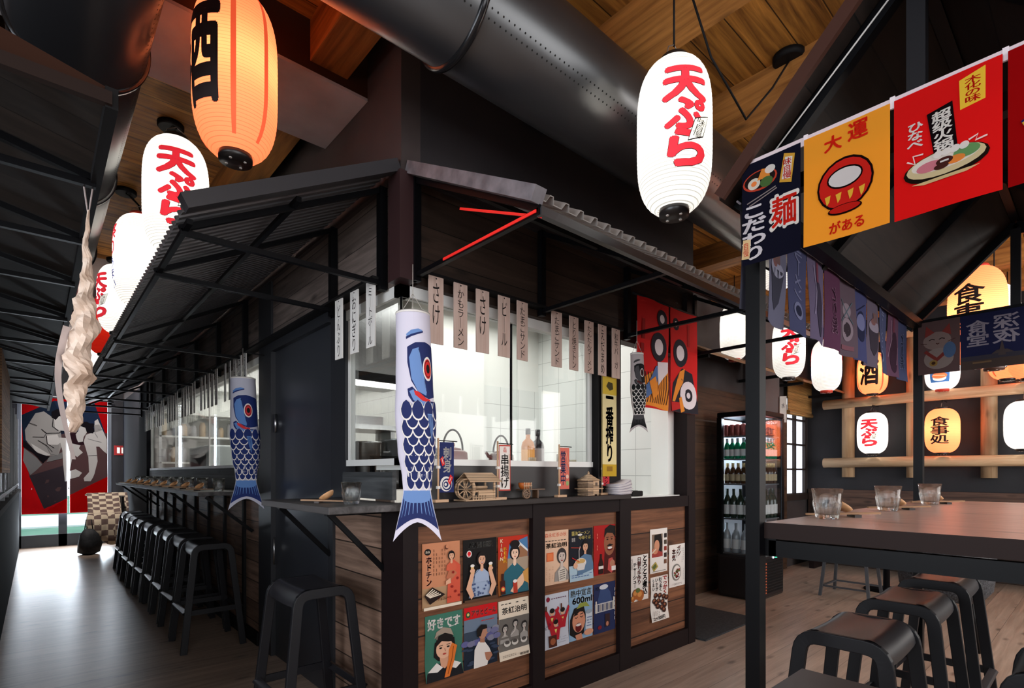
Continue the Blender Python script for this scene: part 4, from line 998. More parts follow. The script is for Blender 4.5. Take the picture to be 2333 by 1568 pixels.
def poster_green():
    a = A4(); a.text('好きです', .06, .78, .93, .94, WH, .055)
    a.line([(.62, .775), (.90, .80)], .012, WH)
    a.poly([(0, 0), (.04, .13), (.28, .24), (.70, .24), (.96, .15), (1, 0)], (.09, .09, .11)); a.poly([(.06, .15), (.30, .26), (.45, .17), (.30, .12)], WH); a.poly([(.66, .26), (.95, .17), (.80, .11), (.6, .16)], WH)
    a.poly([(.24, .58), (.22, .36), (.34, .28), (.72, .30), (.80, .45), (.76, .60)], HR)
    a.poly([(.38, .34), (.62, .34), (.60, .20), (.50, .15), (.40, .20)], (.84, .62, .50)); a.ell(.50, .46, .22, .155, (.90, .70, .58))
    a.poly([(.26, .56), (.30, .66), (.50, .70), (.70, .66), (.76, .54), (.60, .55), (.42, .58), (.30, .52)], HR)
    a.poly([(.22, .64), (.28, .74), (.46, .79), (.66, .75), (.74, .63), (.66, .66), (.50, .70), (.34, .68)], (.62, .56, .50)); a.poly([(.24, .65), (.34, .69), (.30, .61)], (.45, .40, .36))
    for q in (.40, .60): a.ell(q, .475, .04, .014, BK, n=8); a.line([(q-.05, .51), (q+.05, .515)], .014, BK)
    a.line([(.50, .46), (.53, .41)], .014, (.68, .45, .36)); a.ell(.50, .375, .05, .014, (.70, .25, .22), n=10)
    a.poly([(.46, .02), (.60, .02), (.76, .24), (.84, .46), (.70, .52), (.62, .42), (.60, .26)], (.86, .46, .18)); a.line([(.56, .06), (.70, .28), (.74, .46)], .02, (.55, .25, .08))
    return a, (.24, .45, .38)
def poster_wave():
    a = A4(); a.rect(0, .80, 1, 1, (.78, .08, .10)); a.text('アサヒビール', .22, .84, .96, .94, WH, .04); a.ell(.12, .88, .065, .05, (.14, .30, .20)); a.ell(.12, .885, .035, .025, (.85, .78, .45))
    a.rect(0, .60, 1, .80, (.42, .48, .56)); a.rect(0, .0, 1, .40, (.10, .14, .20))
    for q in range(16): a.ell(rnd.random(), .36+.22*rnd.random(), .12, .05, (.34+.2*rnd.random(),)*2+(.58,), n=9)
    for q in range(12): a.ell(rnd.random(), .04+.3*rnd.random(), .10, .02, (.20, .25, .34), n=8)
    a.poly([(.26, 0), (.28, .30), (.40, .42), (.58, .40), (.72, .28), (.80, .16), (.70, .10), (.66, .0)], WH); a.poly([(.58, .22), (.78, .20), (.82, .14), (.70, .06), (.62, .10)], (.70, .48, .38))
    a.poly([(.44, .46), (.58, .46), (.58, .38), (.44, .40)], (.66, .46, .36)); a.ell(.52, .55, .13, .10, (.72, .52, .42)); a.poly([(.36, .50), (.34, .62), (.48, .69), (.64, .67), (.66, .61), (.52, .60), (.46, .50)], HR); a.poly([(.63, .56), (.68, .53), (.63, .51)], (.72, .52, .42))
    squig(a, .48, .735, .95, .765, 1, (.80, .15, .15), False, .02); return a, (.22, .27, .34)
def poster_tea_grey():
    a = A4(); a.rect(0, .70, 1, 1, CR); a.rect(0, 0, 1, .15, CR); a.text('茶紅治明', .10, .77, .92, .88, BK, .035); squig(a, .08, .93, .92, .95, 1, BK, False, .02)
    a.rect(0, .15, 1, .70, (.42, .40, .38))
    for x, y, s in ((.20, .52, .16), (.52, .58, .15), (.82, .52, .15)): bust(a, x, y, s, (.74, .71, .68), (.16, .15, .15), (.62, .60, .58))
    for x in (.25, .5, .8): a.ell(x, .27, .11, .05, (.80, .78, .75)); a.ell(x, .29, .08, .03, (.30, .28, .27))
    a.line([(.35, .40), (.5, .47)], .012, WH); a.text('明治屋', .62, .03, .92, .07, BK, .03); squig(a, .06, .05, .5, .10, 2, (.4, .36, .32), False, .01); return a, CR
def poster_tea_cream():
    a = A4(); a.text('森永紅茶の秋', .08, .88, .92, .96, (.80, .32, .20), .0); squig(a, .1, .80, .92, .825, 1, BK, False, .018); a.text('茶紅治明', .12, .68, .92, .77, BK, .03)
    a.rect(.14, .44, .40, .60, (.86, .40, .22)); a.rect(.17, .46, .37, .58, (.90, .50, .30)); bust(a, .72, .50, .30, (.80, .74, .70), (.22, .20, .20), (.60, .57, .55), smile=True)
    a.poly([(.60, .04), (.56, .24), (.68, .30), (.84, .28), (.90, .20), (.86, .04)], (.84, .80, .75))
    for q in range(5): a.line([(.62, .08+q*.04), (.84, .10+q*.04)], .018, (.35, .32, .30))
    squig(a, .06, .08, .40, .36, 3, (.70, .50, .40)); return a, (.88, .73, .62)
def poster_noodle():
    a = A4(); a.rect(0, 0, 1, .30, (.66, .76, .82)); a.text('醤油ラーメン', .10, .88, .86, .96, (.92, .84, .50), .02); a.text('即席', .10, .76, .24, .84, WH, .02); a.text('中華そば', .40, .79, .90, .86, (.92, .84, .50), .02); a.ell(.44, .885, .10, .02, (.90, .88, .85))
    bust(a, .66, .64, .24, top=(.36, .48, .60)); a.poly([(.30, .10), (.42, .44), (.62, .50), (.92, .46), (1, .30), (1, .18)], (.36, .48, .60))
    a.ell(.46, .34, .24, .09, WH); a.ell(.46, .37, .20, .05, (.80, .65, .40)); a.poly([(.24, .33), (.32, .20), (.60, .20), (.68, .33)], (.84, .82, .80)); a.line([(.10, .46), (.40, .36)], .02, (.80, .15, .12)); a.line([(.40, .38), (.38, .58), (.42, .66)], .02, WH); a.line([(.04, .66), (.46, .63)], .016, (.85, .3, .2)); a.ell(.24, .30, .09, .06, SK)
    squig(a, .06, .06, .94, .14, 2, (.30, .40, .62), False, .018); return a, (.09, .10, .14)
def poster_cola():
    a = A4(); a.poly([(.45, 0), (.50, .60), (.70, .75), (1, .70), (1, 0)], (.30, .08, .07)); a.ell(.72, .62, .26, .25, (.58, .36, .26)); a.poly([(.46, .74), (.50, .92), (.74, 1.), (1, .96), (1, .72), (.86, .82), (.60, .84)], HR)
    for q in (.62, .82): a.ell(q, .70, .045, .014, BK, n=8); a.line([(q-.06, .74), (q+.06, .745)], .018, BK)
    a.poly([(.58, .57), (.72, .61), (.90, .58), (.74, .55)], HR); a.ell(.73, .51, .13, .045, (.40, .06, .06)); a.ell(.73, .525, .11, .025, WH); a.poly([(.66, .30), (.84, .32), (1, .12), (.80, 0), (.62, .08)], (.75, .30, .28)); a.ell(.84, .20, .12, .07, (.70, .48, .38)); a.rect(.80, .05, 1., .14, WH)
    a.poly([(.20, .02), (.20, .22), (.27, .34), (.27, .42), (.35, .42), (.35, .34), (.42, .22), (.42, .02)], (.16, .07, .05)); a.rect(.20, .12, .42, .18, WH); squig(a, .10, .45, .16, .86, 1, (.92, .60, .50), True, .02); return a, (.66, .10, .10)
def poster_cheer():
    a = A4(); a.ell(.20, .91, .07, .045, (.55, .12, .22)); squig(a, .32, .90, .92, .92, 1, (.4, .2, .3), False, .022)
    for x, y, r_ in ((.34, .58, .3), (.74, .56, -.2), (.48, .36, .1)):
        a.poly([(x-.22, y-.02), (x-.30, y+.14), (x-.22, y+.16), (x-.08, y+.02), (x+.10, y+.02), (x+.22, y+.18), (x+.28, y+.14), (x+.16, y-.06), (x+.12, y-.22), (x-.12, y-.22)], (.72, .12, .18)); a.ell(x, y+.08, .085, .06, SK); a.ell(x, y+.115, .09, .045, HR); a.poly([(x-.05, y-.02), (x, y-.10), (x+.05, y-.02)], (.90, .85, .45))
    for x in (.08, .66): a.rect(x, .70, x+.05, .80, (.35, .18, .1))
    a.text('ビール', .06, .40, .30, .46, (.15, .15, .35), .02, rot=.5); a.rect(.20, .03, .50, .24, (.30, .14, .09)); a.ell(.35, .13, .10, .06, (.62, .35, .22)); squig(a, .56, .06, .92, .20, 3, (.55, .55, .6), False, .01); return a, (.80, .82, .87)
def poster_blue():
    a = A4(); a.text('熱中宣言', .06, .84, .94, .97, WH, .035); a.text('600ml', .14, .70, .96, .82, WH, .05)
    a.poly([(.02, .14), (.04, .42), (.20, .62), (.60, .66), (.72, .40), (.60, .10), (.30, .02)], HR); a.poly([(.30, .60), (.44, .70), (.72, .70), (.86, .60), (.60, .62)], (.58, .62, .28)); a.ell(.40, .36, .27, .22, (.85, .58, .46)); a.poly([(.18, .46), (.26, .58), (.50, .62), (.66, .52), (.44, .54)], HR)
    for q in (.30, .52): a.line([(q-.07, .44), (q, .425), (q+.06, .45)], .02, BK); a.line([(q-.07, .485), (q+.06, .50)], .025, BK)
    a.ell(.38, .24, .13, .09, (.40, .08, .08)); a.ell(.38, .29, .11, .025, WH); a.poly([(.30, .0), (.24, .10), (.5, .12), (.56, .0)], (.80, .55, .44))
    a.rect(.68, .14, .96, .50, (.82, .86, .90)); a.ell(.82, .50, .14, .04, (.60, .66, .72)); squig(a, .72, .20, .92, .42, 4, (.35, .45, .65), False, .03); a.ell(.78, .11, .20, .06, (.86, .62, .50)); return a, (.56, .70, .82)
def poster_navy():
    a = A4(); a.poly([(.15, .60), (.30, .90), (.5, .96), (.75, .80), (.85, .60)], (.22, .30, .48)); a.ell(.45, .92, .20, .05, (.82, .84, .88)); a.rect(.05, .42, .95, .60, (.78, .78, .80))
    for q in range(9): a.rect(.08+q*.096, .44, .15+q*.096, .58, (.30, .32, .42) if q % 2 else (.62, .60, .58))
    a.rect(.06, .42, .12, .66, (.85, .83, .80)); a.rect(.88, .42, .94, .68, (.85, .83, .80)); a.rect(.50, .10, .72, .36, (.20, .12, .14)); a.ell(.6, .16, .06, .05, (.75, .5, .4)); a.ell(.25, .12, .09, .04, (.5, .1, .15)); squig(a, .92, .2, .96, .9, 1, WH, True, .02); a.text('人生', .04, .88, .22, .95, WH, .02); return a, (.13, .17, .34)
def poster_pork():
    a = A4(); a.text('とろとろ煮込', .68, .12, .94, .98, BK, .06, True); a.text('日替り手作り', .40, .36, .60, .95, (.72, .12, .12), .05, True); a.text('チャーシュー', .18, .30, .36, .84, BK, .05, True); a.rect(.04, .70, .16, .95, (.85, .82, .8)); squig(a, .05, .72, .15, .94, 2, BK); squig(a, .62, .3, .66, .9, 1, BK)
    for x, y, r in ((.30, .16, .18), (.52, .12, .20), (.14, .07, .10)): a.ell(x, y, r, r*.62, (.66, .38, .18)); a.ell(x-.03, y+.03, r*.6, r*.3, (.82, .56, .30))
    a.ell(.40, .24, .12, .05, (.36, .42, .22)); return a, WH
def poster_eater():
    a = A4(); a.rect(.10, .36, .72, .88, (.50, .42, .36)); a.poly([(.10, .36), (.72, .36), (.72, .46), (.10, .56)], (.62, .24, .22)); a.poly([(.22, .62), (.24, .86), (.62, .88), (.70, .68), (.66, .46), (.50, .50), (.46, .70)], HR); a.ell(.38, .62, .15, .13, (.80, .56, .44)); a.ell(.28, .50, .16, .07, (.78, .52, .40)); a.line([(.10, .46), (.34, .55)], .04, (.85, .78, .7))
    for i in range(5): a.rect(.80, .18+i*.15, .95, .28+i*.15, ((.45, .3, .22), (.2, .16, .15), (.55, .2, .15), (.3, .25, .2), (.15, .12, .12))[i])
    a.poly([(.06, .16), (.30, .26), (.44, .14), (.20, .04)], (.70, .62, .30)); a.poly([(.10, .15), (.28, .22), (.36, .15), (.2, .08)], (.36, .40, .22)); squig(a, .1, .03, .9, .05, 1, BK, False, .015); return a, WH
def poster_chilli():
    a = A4(); a.text('ガツ', .50, .72, .72, .96, (.75, .16, .12), .05, True, .06); a.text('本気', .18, .62, .40, .90, (.72, .2, .14), .05, True); squig(a, .44, .62, .52, .86, 1, BK, True, .03); squig(a, .76, .55, .92, .92, 2, BK)
    a.ell(.44, .34, .27, .20, (.50, .48, .46)); a.ell(.44, .34, .23, .165, WH)
    for q in range(22): an = rnd.random()*6.28; r = rnd.random(); a.ell(.44+.18*r*math.cos(an), .34+.13*r*math.sin(an), .05, .025, ((.55, .12, .10), (.3, .1, .08), (.35, .38, .2))[q % 3], n=7)
    squig(a, .80, .14, .94, .42, 2, (.3, .3, .3)); squig(a, .2, .05, .7, .10, 2, (.35, .35, .4), False, .012); return a, WH
def poster_dumpling():
    a = A4(); a.text('でっかく', .70, .58, .94, .98, (.66, .14, .12), .055, True); a.text('おうまく', .46, .66, .64, .97, BK, .04, True); a.text('いかが', .26, .68, .40, .96, BK, .02, True); a.text('うまい', .08, .70, .20, .95, BK, .02, True)
    for x, y in ((.26, .58), (.50, .56), (.74, .52), (.20, .46), (.44, .44), (.68, .40), (.90, .48), (.40, .32), (.62, .28), (.80, .32), (.30, .40), (.72, .22)): a.ell(x, y, .115, .062, (.22, .10, .07)); a.ell(x-.02, y+.015, .06, .028, (.55, .34, .24))
    a.text('2ヶ300円', .08, .03, .72, .11, BK, .04); squig(a, .08, .13, .42, .24, 4, BK, True, .025); return a, WH
PG = 'posters on the counter front'
FN = {'candy': (poster_candy, 'orange brown poster of kneeling woman with dark tray of sweets'), 'bb': (poster_beer_black, 'black poster of smiling woman raising two beer glasses'), 'br': (poster_beer_red, 'red beer poster with dark haired woman in teal kimono'),
      'gr': (poster_green, 'green poster of woman in cap holding an orange bat'), 'wv': (poster_wave, 'red headed poster of man in white shirt before stormy sea'), 'tg': (poster_tea_grey, 'cream and grey poster with photo of children drinking'),
      'tc': (poster_tea_cream, 'peach coloured tea poster with orange square and laughing woman'), 'nd': (poster_noodle, 'dark noodle poster of woman in blue eating from bowl'), 'co': (poster_cola, 'deep red poster with laughing moustached man and bottle'),
      'ch': (poster_cheer, 'pale grey poster of three cheering people in red'), 'bl': (poster_blue, 'light blue poster of laughing face with large can'), 'nv': (poster_navy, 'navy blue poster with pale striped band'),
      'pk': (poster_pork, 'white menu sheet with bold vertical writing over braised meat'), 'et': (poster_eater, 'white sheet with photo of person eating and small pictures'), 'cl': (poster_chilli, 'white sheet with red writing above a round dish'), 'dp': (poster_dumpling, 'curled white sheet with rows of brown dumplings')}
for key, x, zt, curl in (('candy', 1.378, .905, .0), ('bb', 1.603, .903, .0), ('br', 1.817, .900, .004), ('gr', 1.393, .580, .008), ('wv', 1.607, .582, .0), ('tg', 1.820, .578, .010),
                         ('tc', 2.130, .905, .0), ('nd', 2.340, .900, .005), ('co', 2.556, .907, 0), ('ch', 2.130, .560, .004), ('bl', 2.340, .562, .0), ('nv', 2.556, .560, 0),
                         ('pk', 2.908, .69, 0), ('et', 3.134, .845, 0), ('cl', 3.362, .72, 0), ('dp', 3.140, .525, .010)):
    fn, lab = FN[key]; a, base = fn()
    o = sheet('poster', a, base, .0008, None, (x, 2.026, zt-PH_/2), 0, wave=(lambda u, v, q=curl: -q*(abs(v)/.15)**2*(1 if v < 0 else .25)-abs(q)*.3*math.sin(v*30)) if curl else None, step=.2 if curl else None, vstep=.03 if curl else None)
    tag(o, lab+' on the counter front', 'poster', PG)

# ================================================================ brushed menu strips under the awnings
SLATB = wood('slat_wood', (.52, .36, .30), (.68, .51, .44), 'X', 'Z', .02, .6, 0., .1, .2, 0., .10)
SLATG = wood('slat_wood_grey', (.72, .69, .66), (.86, .84, .81), 'Y', 'Z', .02, .6, 0., .1, .2, 0., .10)
def slat(loc, rz, text, label, m, w=.076, h=.298, group='brushed menu strips'):
    a = Art(w, h)
    n = len(text); hh = min(.86, .24*n) if n > 2 else .62
    a.text(text, .26, .90-hh, .74, .90, (.08, .06, .06), .01, True); a.ell(.5, .965, .05, .013, (.06, .05, .05), n=8)
    mb = MB(); mats = [m]; mb.box(-w/2, w/2, 0, .005, -h/2, h/2)
    a.add_to(mb, mats, lambda x, y, e: (x, -e, y))
    o = mb.obj('menu_strip', mats, None, loc, fix=False, rotz=rz); tag(o, label, 'menu strip', group)
TX = ['さけ', 'かもラーメン', 'さけ', 'ビール', 'たまごサンド', 'たまごサンド', 'とり焼きトン', 'たんたんラーメン', 'えだまめ', '和牛バーガー']
XS = [1.322, 1.456, 1.585, 1.72, 1.843, 2.095, 2.233, 2.364, 2.483, 2.612]
for i, (x, s) in enumerate(zip(XS, TX)):
    slat((x, 1.984, 1.940), rnd.uniform(-.05, .05), s, 'pale wooden menu strip with brushed writing over the front window, %s from the kitchen corner' % ORD[i], SLATB, group='menu strips over the front window')
for i, (y, s) in enumerate(((2.228, 'ミートボール'), (2.393, 'おにぎり'), (2.566, 'どんぶり'))):
    slat((1.13, y, 1.938), -PI/2+.05, s, 'pale wooden menu strip on the aisle side of the corner window, %s from the corner' % ORD[i], SLATG, group='menu strips beside the door')
ys = []; y = 4.15
while y < 8.9:
    ys.append(y); y += .135 if (len(ys) % 5) else .28
foods = ['うどん', 'そば', 'やきとり', 'カレー', 'とんかつ', 'ぎょうざ', 'すし', 'さしみ', 'てんぷら', 'みそしる', 'おでん', 'からあげ']
def nth(i):
    tens = ['', 'twenty', 'thirty', 'forty']
    low = ORD+['thirteenth', 'fourteenth', 'fifteenth', 'sixteenth', 'seventeenth', 'eighteenth', 'nineteenth', 'twentieth']
    return low[i] if i < 20 else tens[(i+1)//10]+('-'+ORD[(i+1) % 10-1] if (i+1) % 10 else 'ieth')
for i, y in enumerate(ys):
    slat((1.125, y, 1.938), -PI/2+rnd.uniform(-.1, .1), foods[i % 12], 'grey white menu strip in the row over the aisle window, %s along from the door' % nth(i), SLATG, group='menu strips over the aisle window')

# ================================================================ carp streamers
def carp(label, loc, rz, Wd, L, dark, mid, pale, red, phi0=.75, hook=None):
    """wind sock: round mouth, belly, flat forked tail; printed on the side facing local -Y"""
    t = thing('carp_streamer', label, 'carp streamer', loc, rz, 'carp streamers')
    def semi(v):                                      # v: 0 top .. 1 bottom -> half width, half depth, sideways shift
        pts = [(0, .46, .40), (.10, .47, .38), (.30, .50, .34), (.45, .54, .32), (.60, .50, .26), (.72, .40, .12), (.78, .37, .05), (.86, .46, .025), (1., .66, .02)]
        for (a0, w0, d0), (a1, w1, d1) in zip(pts, pts[1:]):
            if v <= a1: f = (v-a0)/(a1-a0); f = f*f*(3-2*f) if a0 < .7 else f; return w0+(w1-w0)*f, d0+(d1-d0)*f
        return pts[-1][1:]
    def S(v): return Wd*.06*math.sin(v*2.6)+(Wd*.16*max(0, v-.4)), 0
    N = 40; M = 44
    mb = MB(); mats = [ink(pale), ink(dark), ink(mid), ink(red), ink(WH), ink(BK)]
    def pt(an, v, e=0.):
        a, d = semi(v); sx, sy = S(v)
        z = -v*L
        if v > .78:                                  # fork: raise the centre of the lower edge
            k = (v-.78)/.22; z += (1-min(1, abs(math.sin(an)))**1.6)*L*.085*k*k
        return (sx+(a*Wd+e)*math.sin(an), sy-(d*Wd+e)*math.cos(an), z)
    mb.grid(lambda i, j: pt(2*PI*i, j), N, M)
    def P2(x, v, e=0.): return pt(x, v, e)           # x is the angle around the body
    def patch(poly, mi, e):
        """poly in (angle, v); fine grid by fan subdivision"""
        t_ = bmesh.new(); vv = [t_.verts.new((x, y, 0)) for x, y in poly]; t_.faces.new(vv); bmesh.ops.triangulate(t_, faces=t_.faces[:])
        for st, ax in ((.16, 0), (.03, 1)):
            lo = min(p[ax] for p in poly); hi = max(p[ax] for p in poly); q = math.ceil(lo/st)*st
            while q < hi:
                co = [0, 0, 0]; co[ax] = q; no = [0, 0, 0]; no[ax] = 1
                bmesh.ops.bisect_plane(t_, geom=t_.verts[:]+t_.edges[:]+t_.faces[:], plane_co=co, plane_no=no, dist=1e-6); q += st
        mp = {v: mb.bm.verts.new(pt(v.co.x, v.co.y, e)) for v in t_.verts}
        for f in t_.faces:
            try: g = mb.bm.faces.new([mp[v] for v in f.verts]); g.material_index = mi; g.smooth = True
            except ValueError: pass
        t_.free()
    def arc(cx, cv, ra, rv, a0, a1, n=14): return [(cx+ra*math.cos(a0+(a1-a0)*k/n), cv-rv*math.sin(a0+(a1-a0)*k/n)) for k in range(n+1)]
    c0 = phi0
    # head
    patch([(c0-.55, .155), (c0-.1, .135), (c0+.5, .13), (c0+1.5, .15), (c0+1.5, .36), (c0+.6, .375), (c0+.1, .36), (c0-.35, .30), (c0-.55, .22)], 1, .0008)
    patch([(c0-.45, .20), (c0-.25, .165), (c0+.1, .155), (c0-.05, .20), (c0-.12, .27), (c0+.1, .325), (c0+.5, .345), (c0+.45, .362), (c0, .345), (c0-.33, .29)], 2, .0012)
    patch([(c0-.6, .10), (c0-.3, .082), (c0+.1, .075), (c0+.35, .08), (c0+.30, .092), (c0, .095), (c0-.3, .11), (c0-.55, .118)], 2, .0010); patch([(c0-.62, .112), (c0-.3, .100), (c0+.1, .09), (c0+.38, .083), (c0+.38, .09), (c0+.1, .098), (c0-.3, .11), (c0-.6, .122)], 1, .0012)
    ey = c0+.62
    for r, mi, e in ((.33, 4, .0016), (.27, 3, .002), (.235, 5, .0022), (.21, 3, .0024), (.125, 5, .0028)): patch(arc(ey, .245, r, r*.16, 0, 2*PI, 20)[:-1], mi, e)
    # jaw and mouth
    patch([(c0-.55, .335), (c0-.3, .325), (c0+.1, .36), (c0+.6, .385), (c0+1.3, .385), (c0+1.2, .42), (c0+.7, .435), (c0+.2, .42), (c0-.3, .39), (c0-.5, .365)], 1, .0018)
    patch([(c0-.45, .345), (c0-.25, .337), (c0+.1, .368), (c0+.6, .392), (c0+1.2, .392), (c0+1.1, .412), (c0+.7, .424), (c0+.2, .41), (c0-.25, .382)], 2, .0021)
    patch([(c0-.22, .342), (c0+.0, .345), (c0+.4, .372), (c0+.7, .378), (c0+.66, .392), (c0+.2, .384), (c0-.15, .36)], 3, .0026)
    # scales
    row = 0; v = .42
    while v < .755:
        nn = 5; off = .5*(row % 2)
        for q in range(nn):
            cx = c0-.60+(q+off)*.56
            if cx > c0+1.9: continue
            for ra, rv, mi, e in ((.33, .052, 4, .0010+(14-row)*.0003), (.28, .044, 1, .00115+(14-row)*.0003)):
                patch([(cx+ra, v)]+arc(cx, v, ra, -rv, 0, PI, 10)[1:-1]+[(cx-ra, v), (cx-.6*ra, v-.026), (cx, v-.038), (cx+.6*ra, v-.026)], mi, e)
        row += 1; v += .038
    # breast fin
    patch([(c0+.42, .44), (c0+.72, .44), (c0+.80, .50), (c0+.72, .565), (c0+.52, .50)], 2, .0062); 
    for q in range(4): patch([(c0+.47+q*.07, .445), (c0+.50+q*.07, .445), (c0+.60+q*.05, .55), (c0+.585+q*.05, .55)], 1, .0066)
    # tail
    def tl(f): return -1.25+2.5*f
    patch([(-1.2, .775), (1.2, .775), (1.25, .86), (1.28, .955), (.7, .95), (.3, .945), (-.3, .945), (-.7, .95), (-1.28, .955), (-1.25, .86)], 1, .0012)
    patch([(-1.2, .775), (1.2, .775), (1.2, .80), (.9, .82), (.3, .835), (-.3, .835), (-.9, .82), (-1.2, .80)], 2, .0016)
    for q in range(11): x = -1.1+q*.22; patch([(x-.05, .785), (x+.05, .785), (x*1.06+.015, .90), (x*1.06-.015, .90)], 2, .0020)
    mb.obj('carp_body', mats, t, fix=False)
    MB().lathe([(Wd*.465, -.004), (Wd*.475, .0), (Wd*.465, .006), (Wd*.455, 0)], 30, (0, 0, 0), capb=False, capt=False, mod=lambda a, z: 1-.08*abs(math.sin(a))).obj('mouth_ring', ink(WH), t)
    mb = MB()
    for an in (.5, 2.6, 4.7): mb.tube([(Wd*.45*math.cos(an), Wd*.40*math.sin(an), 0), (0, 0, .085)], .0012, 5)
    mb.tube([(0, 0, .085), (0, 0, .205)], .0014, 5); mb.obj('hanging_string', ink((.75, .72, .68)), t)
    if hook: MB().bar((0, 0, .18), hook, .008, .008).obj('hook', BLKM, t)
    return t
NAVY = (.12, .16, .36); MIDB = (.42, .55, .76); PALE = (.84, .82, .88); REDC = (.80, .16, .16)
carp('big blue carp streamer hanging in front of the kitchen corner', (1.143, 1.885, 1.862), math.radians(-31), .148, .92, NAVY, MIDB, PALE, REDC, .18)
carp('blue carp streamer hanging over the end of the aisle counter', (1.03, 3.84, 1.845), math.radians(-15), .165, .87, (.10, .17, .40), (.36, .52, .76), (.74, .74, .80), (.80, .20, .22), -.30, hook=(.15, .06, .18))
carp('small black carp streamer beside the red curtain', (2.74, 1.925, 1.945), math.radians(-55), .085, .48, (.05, .05, .06), (.28, .27, .28), (.70, .66, .66), (.30, .12, .12), .1)
# crumpled cream paper streamer on the opposite side
t = thing('paper_streamer', 'crumpled cream paper streamer hanging edge-on from the timber awning', 'streamer', (.118, 2.03, 2.10))
rr = random.Random(4)
offs = [(rr.uniform(-.012, .012), rr.uniform(-.012, .012), rr.uniform(.75, 1.15)) for _ in range(26)]
def str_pt(i, j):
    v = j; k_ = v*24; a0 = int(k_); f = k_-a0; o0, o1 = offs[a0], offs[a0+1]
    ox, oy, sc_ = (o0[q]*(1-f)+o1[q]*f for q in range(3))
    K = (.003, .006, .010, .014, .022, .031, .037, .036, .030, .022, .012); a1 = min(9, int(v*10)); wv = K[a1]+(K[a1+1]-K[a1])*(v*10-a1)
    an = 2*PI*i; cr = 1+.22*math.sin(3*an+k_*2.1)
    return (ox*min(1, v*3)-.030*v+wv*sc_*cr*math.cos(an)*1.0, oy+wv*1.5*sc_*cr*math.sin(an), -.10-.66*v)
mb = MB(); mb.grid(str_pt, 14, 48, smooth=False); mb.obj('paper_tube', noisy('streamer_paper', (.50, .36, .27), (.74, .60, .50), 16., .8), t, fix=False)
mb = MB(); mb.grid(lambda i, j: (-.050-.020*math.sin(j*4)+(.018*(1-j*.4))*(i-.5), -.05+.03*math.sin(j*9)+.02*i, -.46-.38*j), 2, 24, smooth=False); mb.obj('white_strip', ink((.80, .76, .76)), t, fix=False)
MB().tube([(0, 0, 0), (.010, 0, -.03), (.004, 0, -.08), (0, 0, -.12), (-.004, 0, -.08), (-.010, 0, -.03), (0, 0, 0)], .0025, 6).obj('hanging_loop', ink((.62, .57, .56)), t)
# ================================================================ flags round the canopy
def wave_fn(seed, amp, kx=22.):
    r = random.Random(seed); a, b, c = r.uniform(0, 6), r.uniform(0, 6), r.uniform(.7, 1.3)
    return lambda u, v: amp*c*(math.sin(u*kx+a)+.5*math.sin(v*13+b))*(0.35+max(0, .13-v)*2.4)
FW, FH = .182, .272
def flag(art, base, label, loc, rz, group, seed, amp=.004, back=None, tilt=0.):
    o = sheet('pennant_flag', art, base, .001, None, loc, rz, wave=wave_fn(seed, amp), step=.03, vstep=.045, back=back, mk=cloth_ink); tag(o, label, 'flag', group)
    if tilt: o.rotation_euler.y = tilt
    return o
def fl_noodle():
    a = Art(.150, FH)
    a.ell(.32, .80, .30, .10, (.80, .28, .20)); a.ell(.32, .805, .27, .085, (.16, .12, .12)); a.ell(.22, .78, .11, .055, (.92, .88, .82)); a.ell(.22, .78, .05, .025, (.95, .55, .30)); a.poly([(.28, .80), (.36, .90), (.48, .88), (.50, .80)], (.93, .58, .25)); a.ell(.50, .87, .09, .04, WH); a.ell(.44, .76, .11, .05, (.32, .45, .25))
    a.poly([(.66, .70), (.86, .66), (.92, .92), (.74, .96)], (.88, .66, .25)); a.poly([(.70, .72), (.84, .70), (.88, .90), (.76, .92)], WH); a.text('味自慢', .72, .71, .86, .90, (.80, .15, .12), .02, True)
    a.line([(.10, .60), (.60, .68)], .02, (.6, .55, .55)); a.line([(.14, .57), (.62, .66)], .02, (.6, .55, .55))
    a.text('こだわり', .02, .04, .42, .56, (.86, .84, .86), .06, True)
    a.text('麺', .50, .26, .97, .58, WH, .075); a.text('麺', .53, .28, .94, .56, (.82, .16, .12), .03); a.poly([(.0, .06), (.14, .05), (.16, .24), (.03, .25)], (.92, .80, .60)); a.text('自慢', .03, .08, .13, .22, (.8, .15, .12), .0, True)
    return a, (.10, .10, .16)
def fl_luck():
    a = Art(FW, FH)
    a.text('大', .26, .80, .46, .93, (.85, .16, .10), .05); a.text('運', .54, .82, .76, .97, (.85, .16, .10), .04); a.text('がある', .32, .05, .72, .15, (.85, .16, .10), .04)
    # plain round weighted doll shape, no face
    a.ell(.5, .47, .33, .235, (.10, .05, .05)); a.ell(.5, .47, .305, .215, (.85, .16, .13)); a.ell(.5, .245, .20, .045, (.10, .05, .05)); a.ell(.5, .25, .18, .034, (.80, .14, .11))
    a.ell(.5, .525, .21, .095, (.10, .05, .05)); a.ell(.5, .525, .19, .08, (.90, .87, .86))
    for x in (.30, .43, .57, .70): a.poly([(x-.035, .39), (x+.035, .40), (x+.02, .34), (x-.01, .31)], (.90, .74, .25))
    return a, (.93, .64, .20)
